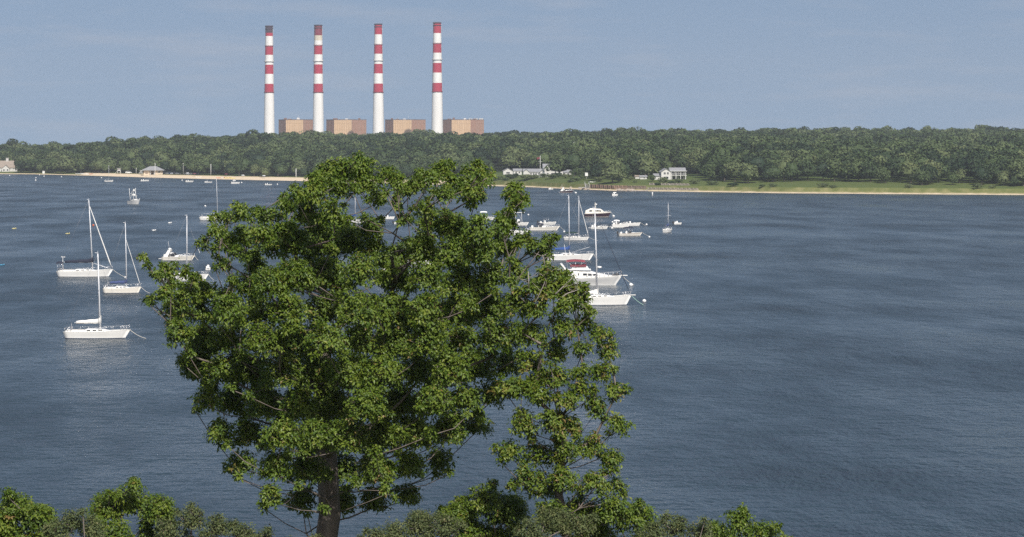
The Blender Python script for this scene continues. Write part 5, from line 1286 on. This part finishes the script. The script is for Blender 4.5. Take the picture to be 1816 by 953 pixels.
SHRUB_M = leaf_mat('dull_shrub_leaf', (0.03, 0.045, 0.018), [(0.05, 0.075, 0.025), (0.08, 0.105, 0.035), (0.11, 0.13, 0.045), (0.15, 0.16, 0.06), (0.17, 0.13, 0.07)], 'attr', rough=0.55, trans=0.2, spec=0.35)
def grow(clumps, cx, half, d0, base, seed, name_leaf, root, fill, trunk_r, nodes, dens=1.0, red=0.04, lk=1.0, lm=None):
    g = np.random.default_rng(seed); k = 1 / FPX
    C = []
    # each bough carries smaller satellite sprays, which break up its outline
    sat = []
    for (px, py, r) in clumps:
        if r < 12: continue
        for q in range(2):
            a = g.uniform(0, 6.28); sat.append((px + math.cos(a) * r * .85, py + math.sin(a) * r * .7, r * g.uniform(.26, .42)))
    clumps = clumps + sat
    for (px, py, r) in clumps:
        u = (px - cx) / half
        reach = 4.6 * math.sqrt(max(.06, 1 - u * u)) * (half / 390)
        dense = r > 36 and py > 400
        offs = [g.uniform(-.9, .35)] + ([g.uniform(.2, 1.0)] if dense and g.random() < fill else [])
        for o_ in offs:
            d = d0 + reach * o_; p = P(px, py + 3, d); C.append((p, max(r * .92 - 4, 4) * k * d))
    # skeleton: trunk nodes, then every clump joins the nearest node below it
    N = [Vector(n) for n in nodes]; par = [-1] + list(range(len(nodes) - 1)); tip = []
    order = sorted(range(len(C)), key=lambda i: (C[i][0] - Vector(nodes[-1])).length * .6 + (C[i][0].z - nodes[0][2]) * .25)
    for i in order:
        p, r = C[i]; tgt = p - Vector((0, 0, r * .35))
        best = min(range(len(N)), key=lambda j: (N[j] - tgt).length + max(0, N[j].z - tgt.z + .3) * 4.0 + (.0 if j < len(nodes) else .12))
        a = N[best]; v = tgt - a; Ln = v.length; cur = best
        steps = max(1, int(Ln / .55)); side = Vector((g.normal(), g.normal(), 0)) * .07 * Ln
        for s in range(1, steps + 1):
            u = s / steps; q = a + v * u + side * math.sin(math.pi * u) + Vector((0, 0, -.05 * Ln * math.sin(math.pi * u)))
            N.append(q); par.append(cur); cur = len(N) - 1
        tip.append(cur)
    wgt = [0.0] * len(N)
    for t_ in tip:
        j = t_
        while j >= 0: wgt[j] += 1; j = par[j]
    tot = max(wgt); rad = [max(.012, trunk_r * max(w, .7) ** .66 / tot ** .66) for w in wgt]
    mb = MB(); kids = {}
    for i, p in enumerate(par):
        if p >= 0: kids.setdefault(p, []).append(i)
    def chain(start, frm):
        pts = [N[frm], N[start]]; rs = [min(rad[frm], rad[start] * 1.25), rad[start]]; j = start
        while j in kids:
            ks = sorted(kids[j], key=lambda q: -rad[q])
            for o_ in ks[1:]: stack_.append((o_, j))
            j = ks[0]; pts.append(N[j]); rs.append(rad[j])
        mb.tube(pts, rs, 7 if rs[0] > .05 else 5)
    stack_ = []
    stack_.append((1, 0))
    while stack_:
        s_, f_ = stack_.pop(); chain(s_, f_)
    # leaf sprays
    V, T = [], []
    for (p, r) in C:
        rpx = r / k / d0; n = int(dens * (0.19 * rpx * rpx + 8))
        v = g.normal(size=(n, 3)); v /= np.linalg.norm(v, axis=1)[:, None]; v[:, 2] = np.where(v[:, 2] < -.75, -v[:, 2], v[:, 2])
        rr = g.uniform(.08, 1.06, (n, 1)) ** .5; rr *= g.uniform(.82, 1.04, (n, 1)); c = np.array(p) + v * rr * r * np.array([1, 1, .9])
        tw = g.random(n) < .25
        for q, dirv, t_ in zip(c, v, tw):
            if t_:
                e = Vector(q); s0 = p - Vector((0, 0, r * .3)); mb.tube([s0, s0.lerp(e, .6) + Vector((0, 0, .03)), e], [.012, .008, .005], 3, caps=False)
            ax = dirv * .6 + np.array([0, -.1, .6]) + g.normal(size=3) * .38; ax /= np.linalg.norm(ax)
            a = np.cross(ax, [1, 0.3, 0]); a /= np.linalg.norm(a); b = np.cross(ax, a)
            size_ = g.uniform(.7, 1.3) * lk; m_ = g.integers(5, 9); ph = g.uniform(0, 6.28); base_tone = g.normal(.42, .13) + (.35 if g.random() < red else 0)
            for i in range(m_):
                th = ph + 2 * math.pi * i / m_ + g.uniform(-.25, .25); L_ = g.uniform(.07, .135) * size_; w_ = L_ * g.uniform(.20, .28)
                o = a * math.cos(th) + b * math.sin(th); dr = g.uniform(.15, .75)
                d1 = o * (1 - dr * .3) + ax * (.25 - dr * .3); d1 /= np.linalg.norm(d1)
                d2 = o * (1 - dr * .5) + np.array([0, 0, -dr * 1.2]); d2 /= np.linalg.norm(d2)
                sd = np.cross(d1, ax); sd /= (np.linalg.norm(sd) + 1e-9)
                b0 = q + d1 * .015 + g.normal(size=3) * .038; m1 = b0 + d1 * L_ * .5; e1 = m1 + d2 * L_ * .5; up = ax * w_ * .35
                V.append((b0, m1 + sd * w_ + up, m1, m1 - sd * w_ + up, e1)); T.append(base_tone + g.normal() * .1)
    V = np.array(V); nl = len(V); V = V.reshape(-1, 3); i = np.arange(nl) * 5
    F = np.concatenate([np.stack([i, i + 2, i + 1], 1), np.stack([i, i + 3, i + 2], 1), np.stack([i + 1, i + 2, i + 4], 1), np.stack([i + 2, i + 3, i + 4], 1)])
    o = np_mesh('crown', V - np.array(base), F, [lm or LEAF_M], attr=np.clip(np.tile(np.array(T), 4), 0, 1)); o.parent = root
    mb.v = [tuple(Vector(v_) - Vector(base)) for v_ in mb.v]
    print(name_leaf, 'leaves', nl, 'clumps', len(C))
    return mb
base = (-0.35, D_T, 12.3)
root = thing('leafy_tree', 'big broadleaf tree with drooping glossy leaves filling the middle of the view', 'tree', base)
nodes = [(-.50, D_T, 12.2), (-.38, D_T, 13.2), (-.22, D_T, 14.3), (-.30, D_T + .05, 15.8), (-.46, D_T, 17.2), (-.3, D_T - .1, 18.6), (-.42, D_T, 20.0), (-.38, D_T + .1, 21.2)]
grow(parse(CL), 640, 400, D_T, base, 3, 'tree', root, .6, .30, nodes).build('trunk', LIMB, root)
base2 = (5.6, D_T - 3.2, 12.7)
root2 = thing('leafy_tree', 'smaller reddish tinged tree with bare pale twigs beside the big broadleaf tree', 'tree', base2)
nodes2 = [(5.6, D_T - 3.2, 12.6), (5.75, D_T - 3.2, 14.0), (5.5, D_T - 3.1, 15.2), (5.62, D_T - 3.15, 16.6), (5.45, D_T - 3.2, 18.0)]
mb2 = grow(parse(CL2), 990, 70, D_T - 3.2, base2, 8, 'tree2', root2, .3, .12, nodes2, dens=.8, red=.22)
mb2.build('trunk', LIMB, root2)
tw = MB(); g = random.Random(2); dtw = D_T - 3.9
for a, b in (((950, 537), (974, 474)), ((938, 512), (937, 482)), ((985, 522), (1008, 500)), ((990, 532), (1026, 514)), ((966, 470), (962, 452))):
    p, q = P(*a, dtw), P(*b, dtw); mid = p.lerp(q, .5) + Vector((g.uniform(-.05, .05), g.uniform(-.1, .1), .03))
    tw.tube([p, mid, q], [.018, .014, .006], 4)
    for i in range(4):
        u = g.uniform(.3, 1); s = p.lerp(q, u); tw.tube([s, s + Vector((g.uniform(-.25, .3), g.uniform(-.2, .2), g.uniform(.02, .28)))], [.007, .003], 3)
tw.v = [tuple(Vector(v_) - Vector(base2)) for v_ in tw.v]
tw.build('bare_twigs', mat('bleached_dead_twig', (.34, .30, .27), .85, var=.5, scale=6), root2)

# shrubs on the slope, whose tops reach up round the foot of the two trees
BUSH = [('-10,930,40 30,905,44 70,920,40 20,965,50 80,970,44', 40, -3.5, 'leafy bush on the near slope at the outermost end of the thicket', 0),
        ('95,945,30 130,925,34 165,940,32 110,975,40 170,980,40', 130, -5.5, 'low dull green shrub between two taller leafy bushes', 1),
        ('190,900,40 235,885,44 280,905,40 200,955,50 270,965,50', 235, -1.0, 'tall leafy bush on the side of the sloops', 0),
        ('300,940,34 340,920,36 385,935,36 430,950,34 320,980,40 390,985,40 440,990,36', 365, -4.0, 'dull green shrub at the foot of the big broadleaf tree', 1),
        ('700,945,34 745,930,38 790,935,36 720,985,44 780,985,44', 745, -4.4, 'dull green shrub just beside the trunk of the big tree', 1),
        ('815,915,40 860,890,46 905,905,42 840,960,50 900,965,50', 860, -.8, 'tallest leafy bush between the feet of the two near trees', 0),
        ('940,940,36 985,925,38 1030,935,36 960,985,44 1020,985,44', 985, -5.2, 'dull green shrub hiding the foot of the smaller tree', 1),
        ('1050,925,40 1090,905,42 1135,920,40 1070,970,48 1130,975,44', 1092, -2.6, 'leafy bush beyond the smaller reddish tinged tree', 0),
        ('1160,945,32 1200,935,34 1245,945,34 1180,985,40 1240,990,40', 1205, -5.0, 'low dull shrub toward the open end of the thicket', 1),
        ('1270,945,34 1312,930,36 1355,945,32 1390,965,26 1290,985,40 1350,990,36', 1325, -3.0, 'last leafy bush at the open end of the thicket', 0),
        ('470,955,26 520,965,24 560,960,22 640,962,24 670,950,26 500,990,36 650,990,36', 570, -6.0, 'ragged low shrub in front of the big tree trunk', 1)]
for n_, (cl, cx_, dy, lab, kd) in enumerate(BUSH):
    d_ = D_T + dy; b_ = P(cx_, 1040, d_); b_.z = 12.0
    r_ = thing('slope_bush', lab, 'bush', b_)
    grow(parse(cl), cx_, 90, d_, tuple(b_), 40 + n_, 'bush', r_, .5, .06, [(b_.x, b_.y, b_.z - .1), (b_.x + .05, b_.y, b_.z + .5), (b_.x, b_.y + .05, b_.z + 1.0)], lk=.62 if kd else .95, lm=SHRUB_M if kd else None, dens=1.5 if kd else 1.0).build('stem', LIMB, r_)

# ------------------------------------------------------------------ summer haze over the bay
hm = bpy.data.materials.new('haze'); hm.use_nodes = True; nt = hm.node_tree; nt.nodes.clear()
pv = nt.nodes.new('ShaderNodeVolumePrincipled'); pv.inputs['Color'].default_value = (0.86, 0.92, 1.0, 1); pv.inputs['Density'].default_value = 0.00009; pv.inputs['Anisotropy'].default_value = 0.15
ho = nt.nodes.new('ShaderNodeOutputMaterial'); nt.links.new(pv.outputs[0], ho.inputs['Volume'])
hb = MB(); hb.box((0, 2770, 96), (5300, 5800, 206)); h = hb.build('haze', hm)
tag(h, kind='stuff')
